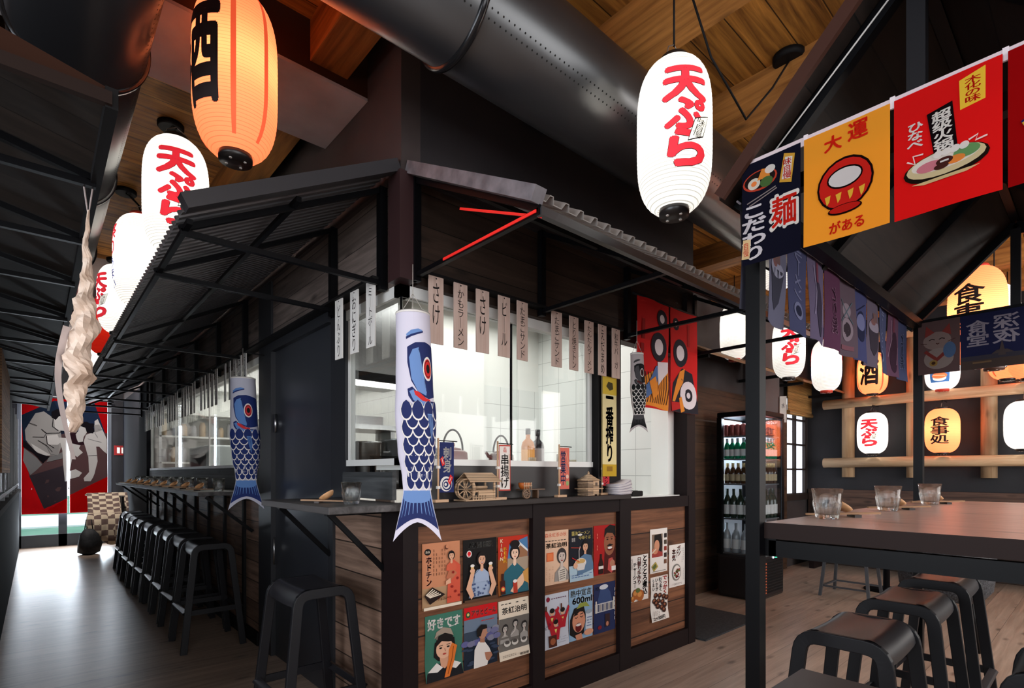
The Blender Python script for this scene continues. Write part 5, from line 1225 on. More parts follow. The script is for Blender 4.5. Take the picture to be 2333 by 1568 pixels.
def fl_pot():
    a = Art(FW, FH)
    a.poly([(.64, .70), (.86, .72), (.86, .97), (.63, .93)], (.92, .80, .25)); a.text('木化の味', .68, .73, .82, .93, (.80, .14, .10), .03, True)
    a.poly([(.40, .42), (.62, .42), (.57, .80), (.33, .77)], (.09, .06, .07)); a.text('超级火锅', .39, .44, .57, .76, WH, .045, True, .06); a.text('ひなべ', .14, .54, .29, .74, WH, .05, True)
    a.ell(.50, .33, .40, .115, (.12, .09, .07)); a.ell(.50, .345, .37, .095, (.88, .80, .62)); a.ell(.50, .365, .32, .070, (.90, .87, .84)); a.poly([(.18, .24), (.82, .24), (.70, .215), (.30, .215)], (.86, .76, .55))
    a.ell(.36, .345, .13, .04, (.82, .50, .55)); a.ell(.70, .37, .12, .045, (.42, .60, .38)); a.ell(.60, .335, .09, .03, (.92, .55, .25)); a.ell(.50, .35, .08, .03, (.30, .16, .14)); a.ell(.47, .315, .07, .022, (.30, .16, .14)); a.line([(.46, .35), (.54, .35)], .02, WH)
    for x in (.44, .52, .60, .68): a.ell(x, .415, .045, .028, WH, .3)
    a.line([(.14, .44), (.22, .40), (.20, .47), (.30, .46)], .02, WH); a.line([(.72, .44), (.80, .46), (.78, .42), (.88, .43)], .02, WH); return a, (.86, .11, .11)
def fl_red():
    a = Art(FW, FH); a.ell(.62, .70, .30, .11, (.90, .87, .85)); a.ell(.62, .70, .24, .08, (.45, .30, .30)); a.line([(.12, .42), (.48, .52), (.66, .42)], .09, (.14, .16, .38)); a.line([(.12, .42), (.3, .47)], .04, (.88, .68, .25)); a.ell(.58, .26, .24, .12, (.90, .66, .25)); a.poly([(.30, .16), (.86, .18), (.80, .10), (.36, .09)], (.88, .55, .40)); return a, (.62, .05, .06)
NG = 'printed flags on the front of the table canopy'
for i, (fn, y, lab, w_) in enumerate(((fl_noodle, .600, 'dark navy noodle flag with white and red lettering on the canopy front', 0), (fl_luck, .425, 'yellow flag with plain red round doll on the canopy front', 0), (fl_pot, .235, 'bright red flag with hot pot picture on the canopy front', 0), (fl_red, .045, 'deep red flag cut by the frame edge on the canopy front', 0))):
    a, b = fn(); flag(a, b, lab, (1.452-.002*i, y, 1.925), -PI/2, NG, i+3, .0035)
t = thing('flag_tape', 'white hanging tape carrying the front flags of the canopy', 'tape', (1.455, .30, 2.062))
MB().bar((0, .375, -.002), (0, -.36, 0), .003, .022).obj('tape_band', ink((.78, .72, .74)), t)
for y in (.213, .03, -.16, -.34): MB().box(-.0025, .0025, y-.005, y+.005, -.014, .013).obj('fold', ink((.84, .80, .82)), t)
# flags seen from behind along the long side
BG = [(.38, .38, .44), (.42, .42, .50), (.30, .31, .43), (.42, .38, .48), (.38, .24, .33), (.40, .34, .38), (.30, .31, .46), (.42, .38, .44), (.32, .34, .46), (.42, .30, .38), (.30, .32, .44), (.34, .32, .42)]
def fl_back(i):
    a = Art(.165, .30); b = BG[i]; lt = tuple(min(1, q+.16) for q in b); dk = tuple(q*.62 for q in b)
    k_ = i % 6
    if k_ == 0: a.ell(.5, .5, .32, .22, dk); a.ell(.5, .56, .30, .12, lt); a.line([(.2, .7), (.8, .84)], .03, dk)
    elif k_ == 1: a.poly([(.10, .60), (.90, .60), (.72, .26), (.5, .16), (.28, .26)], dk); a.ell(.5, .60, .38, .09, lt); a.ell(.4, .66, .15, .05, (.50, .36, .36)); a.rect(.4, .66, .7, .80, (.46, .36, .36))
    elif k_ == 2: a.text('ラーメン', .28, .40, .72, .94, lt, .03, True, mirror=True); a.ell(.5, .26, .28, .10, lt); a.ell(.5, .26, .2, .06, dk)
    elif k_ == 3: a.ell(.58, .40, .26, .34, dk); a.line([(.2, .3), (.4, .6), (.3, .9)], .05, lt); a.line([(.75, .2), (.9, .5)], .04, lt); a.rect(.44, .72, .58, .96, (.45, .26, .32))
    elif k_ == 4: a.text('とり焼', .34, .20, .66, .80, lt, .05, True, mirror=True); a.text('とり焼', .36, .21, .64, .79, dk, .02, True, mirror=True)
    else: a.ell(.5, .62, .22, .10, lt); a.ell(.5, .36, .28, .16, lt); a.ell(.5, .36, .18, .10, dk); a.line([(.2, .75), (.8, .45)], .03, (.36, .42, .46)); a.line([(.2, .45), (.8, .75)], .03, (.36, .42, .46)); a.rect(.2, .08, .8, .14, (.5, .34, .38))
    return a, b
for i in range(11):
    a, b = fl_back(i)
    flag(a, b, 'dull grey flag seen from behind on canopy side, %s from front post' % ORD[i], (1.60+.172*i, .712, 1.845), rnd.uniform(-.05, .05), 'flags along the long side of the canopy', 20+i, .010)
t = thing('flag_line', 'thin cord carrying the grey flags along the canopy side', 'cord', (2.5, .712, 1.998)); MB().tube([(-1, 0, 0), (.99, 0, .0)], .003, 6).obj('line', ink((.55, .52, .55)), t)
# far end flags
def fl_cat():
    a = Art(.17, .27); b = (.40, .32, .32); a.ell(.46, .62, .34, .17, (.58, .50, .48)); a.poly([(.16, .70), (.20, .92), (.40, .78)], (.56, .26, .24)); a.poly([(.58, .78), (.76, .92), (.80, .70)], (.56, .26, .24)); a.ell(.5, .28, .36, .20, (.60, .54, .52)); a.poly([(.2, .46), (.46, .30), (.72, .46), (.8, .42), (.46, .22), (.14, .42)], (.52, .24, .22)); a.ell(.76, .42, .15, .15, (.34, .44, .58)); a.ell(.38, .20, .10, .06, (.62, .50, .28)); a.ell(.38, .20, .05, .03, (.3, .2, .15))
    for q in (.34, .58): a.line([(q-.07, .64), (q, .66), (q+.07, .64)], .025, (.2, .14, .14))
    a.line([(.44, .57), (.48, .555), (.52, .57)], .025, (.3, .15, .14)); a.line([(.22, .58), (.06, .60)], .015, (.3, .2, .2)); a.line([(.72, .58), (.9, .62)], .015, (.3, .2, .2)); return a, b
def fl_night():
    a = Art(.235, .27); b = (.17, .18, .31); a.text('深夜', .52, .42, .92, .92, (.66, .63, .68), .03, True, mirror=True); a.text('食堂', .10, .42, .46, .88, (.66, .63, .68), .03, True, mirror=True); a.rect(0, 0, 1, .16, (.33, .28, .26)); a.rect(0, .16, 1, .24, (.27, .26, .30)); a.poly([(.60, .20), (.66, .48), (.72, .20)], (.33, .29, .29)); a.poly([(.50, .24), (.84, .24), (.74, .30), (.58, .30)], (.33, .29, .29)); a.rect(.2, .1, .5, .13, (.5, .4, .3)); return a, b
def fl_open():
    a = Art(.18, .27); b = (.36, .14, .15); a.rect(.36, 0, 1, 1, (.20, .18, .33)); a.text('営業中', .42, .08, .96, .97, (.70, .66, .68), .045, True); a.text('ラブレフディ営業', .10, .14, .24, .96, (.60, .48, .40), .0, True); return a, b
for fn, y, lab in ((fl_cat, .585, 'brown flag with waving cat on the far end of the canopy'), (fl_night, .382, 'navy evening flag with pale reversed lettering on the far end of the canopy'), (fl_open, .160, 'red and blue opening flag with large white characters on the far end of the canopy')):
    a, b = fn(); flag(a, b, lab, (3.445, y, 1.865), -PI/2, 'flags on the far end of the canopy', int(y*100), .004)

# ================================================================ split curtains
def wrest(side):
    """wrestler curtain, one half; coordinates read as in the full curtain"""
    X0, X1 = ((40, 580), (645, 1130))[side]
    a = Art((X1-X0)/1090*1.135, 1.89).frame(X0, 70, X1, 1510)
    def clip(pts):
        out = []                                      # keep the part of a shape that falls on this half
        P_ = pts
        for lim, sg in ((X0+2, 1), (X1-2, -1)):
            Q = []
            for i in range(len(P_)):
                p, q = P_[i], P_[(i+1) % len(P_)]; ip, iq = sg*(p[0]-lim) >= 0, sg*(q[0]-lim) >= 0
                if ip: Q.append(p)
                if ip != iq: f = (lim-p[0])/(q[0]-p[0]); Q.append((lim, p[1]+f*(q[1]-p[1])))
            P_ = Q
            if len(P_) < 3: return None
        return P_
    def S(pts, c):
        q = clip(pts)
        if q: a.px(q, c)
    S([(X0, 70), (X1, 70), (X1, 1510), (X0, 1510)], (.52, .035, .05))
    RD = (.80, .76, .76); RB = (.66, .05, .05); NV = (.13, .18, .28); BR = (.34, .26, .27); BD = (.23, .20, .23); G1 = (.60, .59, .59); G2 = (.78, .77, .77); G3 = (.47, .47, .48); OUT = (.10, .09, .11)
    S([(420, 100), (960, 100), (1120, 540), (700, 540), (80, 350)], NV); S([(40, 300), (420, 100), (640, 600), (60, 640)], (.11, .15, .22))
    S([(60, 640), (640, 480), (1130, 480), (1130, 1050), (300, 1450), (130, 1040)], BR); S([(130, 1040), (560, 900), (580, 1320), (300, 1450)], BD); S([(640, 500), (800, 480), (840, 640), (640, 660)], (.18, .11, .14))
    S([(860, 1190), (1130, 1050), (1130, 1480), (580, 1500), (300, 1500), (580, 1320)], RB)
    # seated wrestler
    S([(80, 480), (130, 390), (200, 270), (300, 240), (430, 330), (500, 480), (520, 640), (470, 780), (350, 790), (200, 740), (90, 600)], G1); S([(70, 700), (220, 820), (280, 900), (200, 980), (140, 1030), (60, 850)], G3)
    S([(150, 640), (380, 780), (320, 790), (200, 740)], G2); S([(420, 330), (480, 290), (560, 290), (600, 400), (580, 470), (480, 470), (430, 440)], G2); S([(390, 240), (460, 200), (570, 230), (580, 290), (480, 290), (440, 340), (390, 310)], OUT); S([(590, 300), (640, 290), (660, 390), (620, 460), (590, 440)], G2)
    S([(330, 540), (460, 520), (500, 620), (420, 680), (340, 640)], G2); S([(480, 560), (580, 560), (640, 660), (680, 800), (640, 1000), (650, 1100), (550, 1110), (530, 900), (520, 720)], G2); S([(640, 620), (780, 650), (760, 690), (810, 740), (740, 800), (680, 760), (640, 720)], G2); S([(640, 980), (720, 955), (800, 1000), (760, 1050), (650, 1080)], G2)
    S([(330, 870), (520, 820), (520, 740), (440, 780), (360, 800)], G3); S([(60, 600), (110, 640), (230, 760), (370, 800), (290, 880), (180, 760), (60, 680)], OUT); S([(320, 650), (480, 650), (470, 780), (380, 770)], (.56, .55, .55))
    for L_ in ([(170, 560), (300, 560), (330, 510)], [(330, 510), (480, 500), (520, 470)], [(230, 600), (330, 660), (400, 740)], [(270, 460), (330, 510)], [(410, 330), (400, 420), (470, 470)], [(130, 390), (220, 420)], [(330, 540), (340, 640), (420, 690)]):
        q = [p for p in L_ if X0 < p[0] < X1]
        if len(q) > 1: a.pxline(q, .014, OUT)
    # leaning wrestler
    S([(960, 330), (1000, 300), (1120, 560), (1120, 750), (1080, 720), (1020, 660), (980, 660), (1000, 850), (960, 1010), (940, 1060), (910, 1110), (830, 1110), (820, 1070), (890, 990), (880, 800), (820, 600), (850, 510), (960, 470)], G2); S([(770, 400), (850, 390), (860, 480), (820, 540), (810, 600), (750, 610), (730, 560), (720, 510), (750, 470)], G2)
    S([(770, 400), (780, 350), (860, 340), (930, 380), (960, 450), (940, 490), (860, 480), (840, 420)], OUT); S([(900, 360), (950, 360), (960, 400), (920, 410)], OUT); S([(955, 380), (1020, 370), (1060, 440), (960, 480)], G1)
    for L_ in ([(870, 560), (990, 590), (1050, 600)], [(1000, 430), (1060, 440)], [(880, 780), (990, 770)], [(960, 480), (1000, 540)]): 
        q = [p for p in L_ if X0 < p[0] < X1]
        if len(q) > 1: a.pxline(q, .014, G3)
    return a, RD
t = thing('wrestler_curtain', 'red split curtain with two grey wrestlers over the glass door at the aisle end', 'curtain', (.397, 11.55, 1.5))
for sd, cx in ((0, -.281), (1, .283)):
    a, b = wrest(sd); sheet('curtain_panel', a, b, .002, t, (cx, 0, 0), 0, wave=wave_fn(50+sd, .012, 9.), step=.08, vstep=.12, mk=cloth_ink, e0=.004, de=.001)
MB().tube([(-.62, .01, .955), (.62, .01, .955)], .012, 8).obj('curtain_rod', BLKM, t)
# red split curtain over the serving hatch: plain woven stand-in with robe like colour fields
def robe(side):
    a = Art(.355 if side == 0 else .345, .70); F = [(0, 1), (1, 1)]
    OR = (.86, .52, .16); BLU = (.30, .42, .62); PL = (.86, .82, .84); DK = (.08, .08, .13); RD2 = (.55, .05, .05)
    a.rect(0, .62, 1, 1., (.72, .07, .07))
    if side == 0:
        a.poly([(0, .08), (.12, .26), (.42, .34), (1, .42), (1, .0), (.0, .03)], OR)
        for q in range(13): a.line([(.02+q*.075, .05), (.10+q*.075, .20), (.06+q*.08, .33)], .018, (.22, .10, .08))
        a.poly([(.0, .10), (.30, .24), (.56, .40), (.72, .40), (.50, .18), (.12, .05)], BLU); a.poly([(.62, .44), (.98, .46), (.98, .36), (.62, .22)], PL)
        a.ell(.66, .58, .27, .135, DK); a.ell(.66, .58, .15, .075, PL); a.ell(.76, .85, .17, .085, DK); a.ell(.76, .85, .08, .04, PL); a.rect(.10, .50, .18, .58, RD2); a.rect(.12, .62, .20, .80, RD2)
        a.poly([(.30, .24), (.52, .30), (.60, .14), (.40, .08)], OR)
    else:
        a.poly([(0, .06), (.10, .28), (.45, .44), (.80, .40), (1, .12), (1, 0), (0, 0)], DK); a.poly([(.05, .10), (.36, .40), (.55, .44), (.50, .30), (.16, .10)], OR)
        a.ell(.68, .18, .28, .14, PL, 0.); a.ell(.68, .18, .13, .065, DK); a.ell(.68, .18, .06, .03, PL); a.ell(.36, .58, .27, .135, DK); a.ell(.36, .58, .15, .075, PL); a.ell(.20, .85, .12, .06, DK); a.ell(.20, .85, .055, .028, PL)
        a.rect(.62, .66, .70, .88, (.60, .08, .07)); a.poly([(0, .0), (.40, .04), (.36, .10), (0, .09)], (.70, .10, .10)); a.poly([(.34, .14), (.44, .16), (.54, .02), (.40, .0)], OR)
    return a, (.78, .06, .06)
t = thing('hatch_curtain', 'red split curtain with black and white discs above orange fields over the serving hatch', 'curtain', (3.165, 1.965, 1.985))
for sd, cx in ((0, -.185), (1, .182)):
    a, b = robe(sd); sheet('curtain_panel', a, b, .002, t, (cx, 0, 0), 0, wave=wave_fn(70+sd, .008, 18.), step=.04, vstep=.06)
MB().tube([(-.40, .004, .352), (.40, .004, .352)], .008, 8).obj('curtain_rod', BLKM, t)
# yellow hanging sign by the window post
a = Art(.135, .60); a.rect(.0, .0, 1, .12, (.72, .58, .14)); a.rect(0, .82, 1, 1, (.78, .66, .22)); a.text('一番搾り', .24, .15, .76, .80, (.13, .15, .24), .055, True); a.poly([(.25, .90), (.4, .95), (.7, .94), (.75, .88), (.5, .86)], (.25, .22, .10)); a.rect(.3, .05, .7, .10, (.55, .40, .10))
o = sheet('hanging_sign', a, (.84, .78, .58), .008, None, (2.585, 2.012, 1.50)); tag(o, 'tall yellow and cream sign with bold vertical writing on the black post beside the window', 'sign')
# small white cloth strip by the grey pier
a = Art(.07, .30); a.text('水', .25, .55, .75, .75, (.2, .2, .25), .0); o = sheet('cloth_strip', a, (.78, .76, .74), .002, None, (6.40, 2.50, 1.95), -PI/2+.4, wave=wave_fn(91, .01, 30.), step=.02, vstep=.05); tag(o, 'narrow white cloth strip hanging beside the grey pier', 'cloth')
# exit sign on the dark end wall
o = thing('exit_sign', 'small red and white safety sign on the dark wall beside the aisle door', 'sign', (1.13, 11.68, 1.62)); a = Art(.19, .17); a.rect(.22, .2, .44, .8, WH); a.rect(.56, .2, .78, .8, WH); sheet('sign_plate', a, (.50, .10, .10), .006, o)
# ================================================================ miniature banners and models on the corner shelf
BAM = mat('bamboo_pale', s2l((.80, .64, .50)), .5); BALS = wood('balsa', (.42, .27, .16), (.66, .46, .30), 'Z', 'X', .012, .6, .08, .1, .2)
SZ = 1.09
def banner(loc, art, base, label, lean=.0, wb=.055):
    t = thing('mini_banner', label, 'mini banner', loc, 0, 'miniature banners on the front shelf')
    MB().box(-.035, .035, -.014, .014, 0, .012).obj('stand', BAM, t); MB().tube([(-.012, 0, .012), (-.012, 0, .285)], .0045, 8).obj('pole', BAM, t)
    MB().tube([(-.016, 0, .275), (wb+.012, -.012, .272)], .0025, 6).obj('cross_bar', BLK, t)
    for z in (.06, .15): MB().box(-.019, -.005, -.007, .007, z, z+.012).obj('clip', ink(WH), t)
    sheet('cloth', art, base, .0008, t, (-.004+art.w/2, -.006, .268-art.h/2), -.22)
    return t
def bn1():
    a = Art(.068, .225); a.text('刺身', .26, .40, .82, .90, WH, .03, True); a.ell(.45, .17, .42, .15, WH)
    for q in range(4): a.ell(.5-.03*q, .16, .34-.085*q, .12-.03*q, (.12, .16, .36) if q % 2 == 0 else WH)
    a.poly([(.02, .66), (.2, .72), (.36, .56), (.18, .52)], (.85, .16, .16)); a.poly([(.56, .22), (.74, .36), (.92, .30), (.72, .14)], (.85, .16, .16)); a.line([(.14, .68), (.24, .57)], .04, WH); a.line([(.68, .22), (.80, .30)], .04, WH); return a, (.12, .16, .36)
def bn2():
    a = Art(.064, .225); a.rect(0, 0, 1, .03, (.72, .30, .26)); a.rect(0, .97, 1, 1, (.72, .30, .26)); a.rect(0, 0, .05, 1, (.72, .30, .26)); a.rect(.95, 0, 1, 1, (.72, .30, .26)); a.text('串揚げ', .16, .06, .86, .80, BK, .016, True); a.text('名物', .36, .83, .66, .95, (.80, .3, .25), .0, True); a.line([(.88, .25), (.88, .8)], .03, (.80, .55, .3)); return a, (.88, .85, .82)
def bn3():
    a = Art(.060, .225); a.text('営業中', .06, .10, .60, .92, (.16, .28, .46), .03, True); a.ell(.80, .14, .16, .06, (.55, .62, .40)); a.ell(.78, .3, .15, .05, (.85, .70, .62)); a.line([(.62, .9), (.9, .6)], .06, (.85, .62, .50)); a.line([(.6, .6), (.9, .45)], .05, (.50, .60, .62)); return a, (.80, .40, .34)
def bn4():
    a = Art(.050, .215); a.rect(0, 0, 1, .58, (.74, .18, .22)); a.text('中華', .52, .68, .90, .94, WH, .03, True); a.text('やき', .12, .64, .44, .92, WH, .03, True); a.text('ラーメン', .24, .06, .76, .54, (.20, .10, .14), .03, True); return a, (.12, .08, .08)
for (fn, x, lab, wb) in ((bn1, 1.345, 'miniature navy banner with white characters and wave on the front shelf', .07), (bn2, 1.690, 'miniature white banner with black vertical writing on the front shelf', .066), (bn3, 2.125, 'miniature coral banner with blue characters on the front shelf', .062), (bn4, 2.545, 'miniature black and red banner beside the pagoda model on the front shelf', .05)):
    a, b = fn(); banner((x, 1.985 if fn is not bn4 else 2.03, SZ), a, b, lab, wb=wb)
# water mill model
t = thing('watermill_model', 'pale wooden water mill model with big wheel on the front shelf', 'model', (1.555, 2.0, SZ))
MB().box(-.095, .115, -.05, .045, 0, .006).obj('base', BALS, t)
mb = MB()
for s in (-1, 1): mb.faces([(-.07, .0, .128), (.10, .0, .128), (.115, s*.055, .088), (-.075, s*.055, .088), (-.07, .0, .132), (.10, 0, .132), (.115, s*.055, .092), (-.075, s*.055, .092)], [(0, 1, 2, 3), (4, 5, 6, 7), (2, 3, 7, 6), (0, 3, 7, 4), (1, 2, 6, 5)])
mb.obj('roof', BALS, t)
for x in (-.04, .085):
    for y in (-.035, .035): MB().box(x-.004, x+.004, y-.004, y+.004, .006, .095).obj('post', BALS, t)
MB().box(-.04, .085, -.03, .035, .04, .052).obj('deck', BALS, t); MB().box(-.01, .085, -.036, -.028, .006, .045).obj('side_wall', BALS, t)
def wheel(mb, c, r, w_, sp):
    for yy in (-w_/2, w_/2):
        mb.tube([(c[0]+r*math.cos(q*2*PI/24), c[1]+yy, c[2]+r*math.sin(q*2*PI/24)) for q in range(25)], .0045, 6, cap=False)
    for q in range(sp):
        a = q*2*PI/sp; mb.bar((c[0], c[1], c[2]), (c[0]+r*math.cos(a), c[1], c[2]+r*math.sin(a)), .004, .006, (0, 1, 0)); mb.bar((c[0]+r*math.cos(a), c[1]-w_/2, c[2]+r*math.sin(a)), (c[0]+r*math.cos(a), c[1]+w_/2, c[2]+r*math.sin(a)), .008, .004)
mb = MB(); wheel(mb, (-.066, -.02, .055), .046, .022, 10); o = mb.obj('water_wheel', BALS, t); o.rotation_euler.z = -.15
mb = MB()
for x in (-.05, -.035, -.02, -.005, .01, .025): mb.box(x-.003, x+.003, -.049, -.046, .006, .026)
mb.box(-.055, .03, -.0485, -.0465, .014, .018); mb.obj('fence', BALS, t)
MB().tube([(-.02, -.02, .062), (.05, -.02, .062)], .008, 10).obj('millstone_roll', BALS, t)
# ox cart model
t = thing('cart_model', 'small dark wooden cart model with basket and spoked wheel on the front shelf', 'model', (1.895, 2.01, SZ))
CRTM = mat('cart_wood', (.12, .06, .03), .5)
MB().box(-.05, .11, -.025, .025, .042, .048).obj('cart_bed', CRTM, t); mb = MB(); wheel(mb, (-.03, -.03, .024), .022, .006, 8); mb.obj('wheel', mat('wheel_wood', (.22, .13, .08), .5), t); MB().box(.06, .068, -.02, .02, 0, .042).obj('prop', CRTM, t)
MB().lathe([(.022, 0), (.030, .012), (.033, .03), (.030, .032), (.026, .01)], 18, (-.015, 0, .048)).obj('basket', mat('basket_orange', s2l((.85, .45, .18)), .4), t)
mb = MB()
for x in (-.045, -.033, -.021, -.009, .003): mb.box(x-.002, x+.002, -.034, -.031, .046, .082)
mb.box(-.05, .008, -.0335, -.0315, .062, .066); mb.obj('railing', BALS, t)
# pagoda model
t = thing('pagoda_model', 'pale wooden hut model with pointed roof and slatted walls on the front shelf', 'model', (2.375, 2.0, SZ))
MB().lathe([(.072, .088), (.045, .102), (.012, .122), (.0, .124)], 6, capb=True, capt=False, smooth=False).obj('roof', BALS, t); MB().lathe([(.006, .12), (.006, .134), (.001, .14)], 8).obj('finial', BALS, t)
mb = MB(); mb.box(-.048, .0, -.035, .035, .0, .09)
mb.obj('core_wall', mat('core_dark', (.10, .06, .04), .6), t)
mb = MB()
for q in range(10): mb.box(-.052, .0, -.040, .038, .003+q*.009, .008+q*.009)
mb.obj('wall_slats', BALS, t); mb = MB(); mb.box(.0, .05, -.037, .036, .042, .09).box(.002, .05, -.036, .035, .008, .036); mb.obj('side_room', BALS, t); MB().box(.016, .034, -.0385, -.036, .055, .076).obj('window_opening', mat('core_dark', (.10, .06, .04), .6), t); MB().box(-.075, .08, -.045, .04, .038, .043).obj('balcony', BALS, t)
for x in (.01, .045): MB().box(x-.003, x+.003, -.034, -.028, 0, .04).obj('stilt', BALS, t)
# pile of menus and card reader on the hatch counter
for i in range(14):
    mb = MB(); mb.grid(lambda a, b: ((a-.5)*.15, (b-.5)*.10, .028*a*a*(i/14)), 8, 1); o = mb.obj('menu_leaflet', ink((.84, .82, .83)) if i % 3 else ink((.66, .64, .68)), fix=False); md = o.modifiers.new('thick', 'SOLIDIFY'); md.thickness = .0038; md.offset = 1; o.rotation_euler = (0, 0, .1+rnd.uniform(-.12, .12)); o.location = (2.645+rnd.uniform(-.010, .010), 1.995, SZ+.001+i*.0046)
    tag(o, 'loose white leaflet in the untidy pile at the shelf end, %s from the bottom' % nth(i), 'leaflet', 'pile of leaflets on the front shelf')
t = thing('card_reader', 'small black card terminal lying on the white hatch counter', 'card terminal', (2.98, 2.12, 1.066)); MB().box(-.06, .06, -.035, .035, 0, .035).obj('casing', BLKM, t, bevel=.006); MB().box(-.045, .01, -.025, .025, .035, .038).obj('screen', mat('screen_dark', (.02, .03, .03), .1), t)

# ================================================================ teapots and bottles behind the corner window
def teapot(x, y, col, label, s=1.):
    t = thing('teapot', label, 'teapot', (x, y, 1.258), 0, 'cast iron teapots'); M = noisy('iron_%02x' % int(col[0]*2550), tuple(c*.7 for c in col), col, 60, .4, .5)
    MB().lathe([(.05*s, 0), (.066*s, .006), (.072*s, .03*s), (.070*s, .062*s), (.055*s, .072*s), (.035*s, .076*s)], 30).obj('pot_body', M, t)
    lid = MB().lathe([(.042*s, .074*s), (.038*s, .082*s), (.012*s, .088*s)], 24).obj('lid', M, t); MB().lathe([(.004, .086*s), (.010, .096*s), (.009, .106*s), (.002, .114*s)], 12).obj('knob', M, lid)
    MB().tube([(-.06*s, 0, .04*s), (-.095*s, 0, .055*s), (-.112*s, 0, .075*s)], [.014*s, .010*s, .008*s], 10).obj('spout', M, t)
    MB().tube([(.058*s*math.cos(a), 0, .075*s+.098*s*math.sin(a)) for a in [PI*q/14 for q in range(15)]], .005, 8).obj('handle', BLK if col[0] > .05 else mat('handle_copper', (.30, .13, .07), .4, .6), t)
teapot(1.41, 2.22, (.045, .06, .065), 'dark grey cast iron teapot on the inner window shelf beside the streamer', 1.0); teapot(1.58, 2.22, (.20, .035, .03), 'dark red cast iron teapot on the inner window shelf, closer to the kitchen corner', 1.05); teapot(1.885, 2.20, (.16, .045, .04), 'brown red cast iron teapot on the inner window shelf beside the bottles', .95)
def bottle(loc, prof, m, label, group, capm=None, cap=None, lab=None, labm=None, cat='bottle'):
    t = thing('bottle', label, cat, loc, 0, group); MB().lathe(prof, 20).obj('glass_body', m, t)
    if cap: MB().lathe(cap, 16).obj('cap', capm, t)
    if lab: MB().lathe(lab, 20, capb=False, capt=False).obj('paper_label', labm, t)
    return t
BP = [(.034, 0), (.040, .004), (.040, .12), (.034, .145), (.014, .165), (.013, .20)]
CAPD = mat('bottle_cap_dark', (.03, .03, .035), .35)
bottle((2.18, 2.30, 1.258), BP, mat('amber_liquid', s2l((.80, .48, .16)), .12), 'amber spirit bottle with dark cap on the inner window shelf', 'spirit bottles behind the corner window', CAPD, [(.015, .19), (.015, .225)], [(.0405, .03), (.0405, .10)], mat('label_orange', s2l((.90, .62, .30)), .6))
bottle((2.28, 2.32, 1.258), BP, mat('dark_liquid', s2l((.18, .16, .18)), .12), 'dark spirit bottle with silver label on the inner window shelf', 'spirit bottles behind the corner window', CAPD, [(.015, .19), (.015, .225)], [(.0405, .02), (.0405, .11)], mat('label_silver', s2l((.62, .58, .58)), .5))
for i, (x, c, r, h) in enumerate(((2.10, (.75, .66, .55), .022, .05), (2.345, (.10, .10, .11), .018, .075), (2.36, (.72, .66, .58), .024, .04), (2.40, (.60, .68, .76), .024, .045), (2.435, (.74, .70, .62), .022, .038), (2.465, (.80, .74, .62), .022, .042))):
    o = MB().lathe([(r*.7, 0), (r, .004), (r, h), (r*.86, h), (r*.86, .008)], 18).obj('sake_cup', mat('cup_%d' % i, s2l(c), .35), None, (x, 2.18+.02*(i % 2), 1.258)); tag(o, ('cream', 'black', 'beige', 'pale blue', 'ivory', 'sand coloured')[i]+' small cup in the row on the inner window shelf', 'cup', 'small cups behind the corner window')

# ================================================================ glass front fridge
t = thing('glass_fridge', 'tall black four sided glass display fridge beyond the serving hatch', 'fridge', (5.37, 2.41, 0))
a0, a1, b0, b1 = -.29, .29, -.21, .21
MB().box(a0, a1, b0, b1, .0, .42).obj('base_cabinet', mat('fridge_black', (.010, .010, .012), .3), t, bevel=.03)
MB().box(a0, a1, b0, b1, 1.77, 1.82).obj('top_cap', BLK, t, bevel=.01)
for x in (a0+.025, a1-.025):
    for y in (b0+.025, b1-.025): MB().box(x-.025, x+.025, y-.025, y+.025, .42, 1.77).obj('frame_post', BLK, t)
FG = pane_glass('fridge_glass', (.95, .98, 1.), .5)
MB().box(a0+.004, a0+.010, b0+.05, b1-.05, .44, 1.76).obj('glass_pane', FG, t); MB().box(a0+.05, a1-.05, b0+.004, b0+.010, .44, 1.76).obj('glass_pane', FG, t)
MB().box(a1-.01, a1-.004, b0+.05, b1-.05, .44, 1.76).obj('glass_pane', FG, t); MB().box(a0+.05, a1-.05, b1-.01, b1-.004, .44, 1.76).obj('back_panel', mat('fridge_back', (.35, .38, .42), .4), t)
for z in (.43, .77, 1.11, 1.355, 1.58): 
    mb = MB(); 
    for q in range(13): mb.box(a0+.03+q*.0435, a0+.036+q*.0435, b0+.03, b1-.03, z-.006, z)
    mb.box(a0+.03, a1-.03, b0+.03, b0+.036, z-.008, z+.004).box(a0+.03, a0+.036, b0+.03, b1-.03, z-.008, z+.004); mb.obj('wire_shelf', mat('wire_grey', (.35, .37, .40), .35, .6), t)
LED = emit('fridge_led', (.80, .90, 1.), 10.)
for y in (b0+.03, b1-.03): MB().box(a1-.03, a1-.022, y-.008, y+.008, .46, 1.74).obj('light_strip', LED, t)
MB().box(a0+.06, a0+.066, b1-.03, b1-.024, .46, 1.74).obj('light_strip', LED, t)
mb = MB()
for q in range(11): mb.box(a0+.07, a0+.16, b0-.004, b0+.002, .06+q*.028, .074+q*.028)
mb.obj('vent_slots', mat('vent_red_brown', (.45, .10, .04), .5), t)
mb = MB()
for q in range(11): mb.box(a0+.17, a1-.05, b0-.003, b0+.002, .06+q*.028, .074+q*.028)
mb.obj('vent_grille', BLKM, t)
MB().box(a0+.36, a0+.40, b0-.004, b0+.002, .385, .405).obj('status_light', emit('status_green', (.05, .8, .4), 1.5), t); MB().box(a0+.30, a0+.33, b0-.004, b0+.002, .385, .405).obj('status_light', emit('status_white', (.8, .9, 1.), 1.2), t)
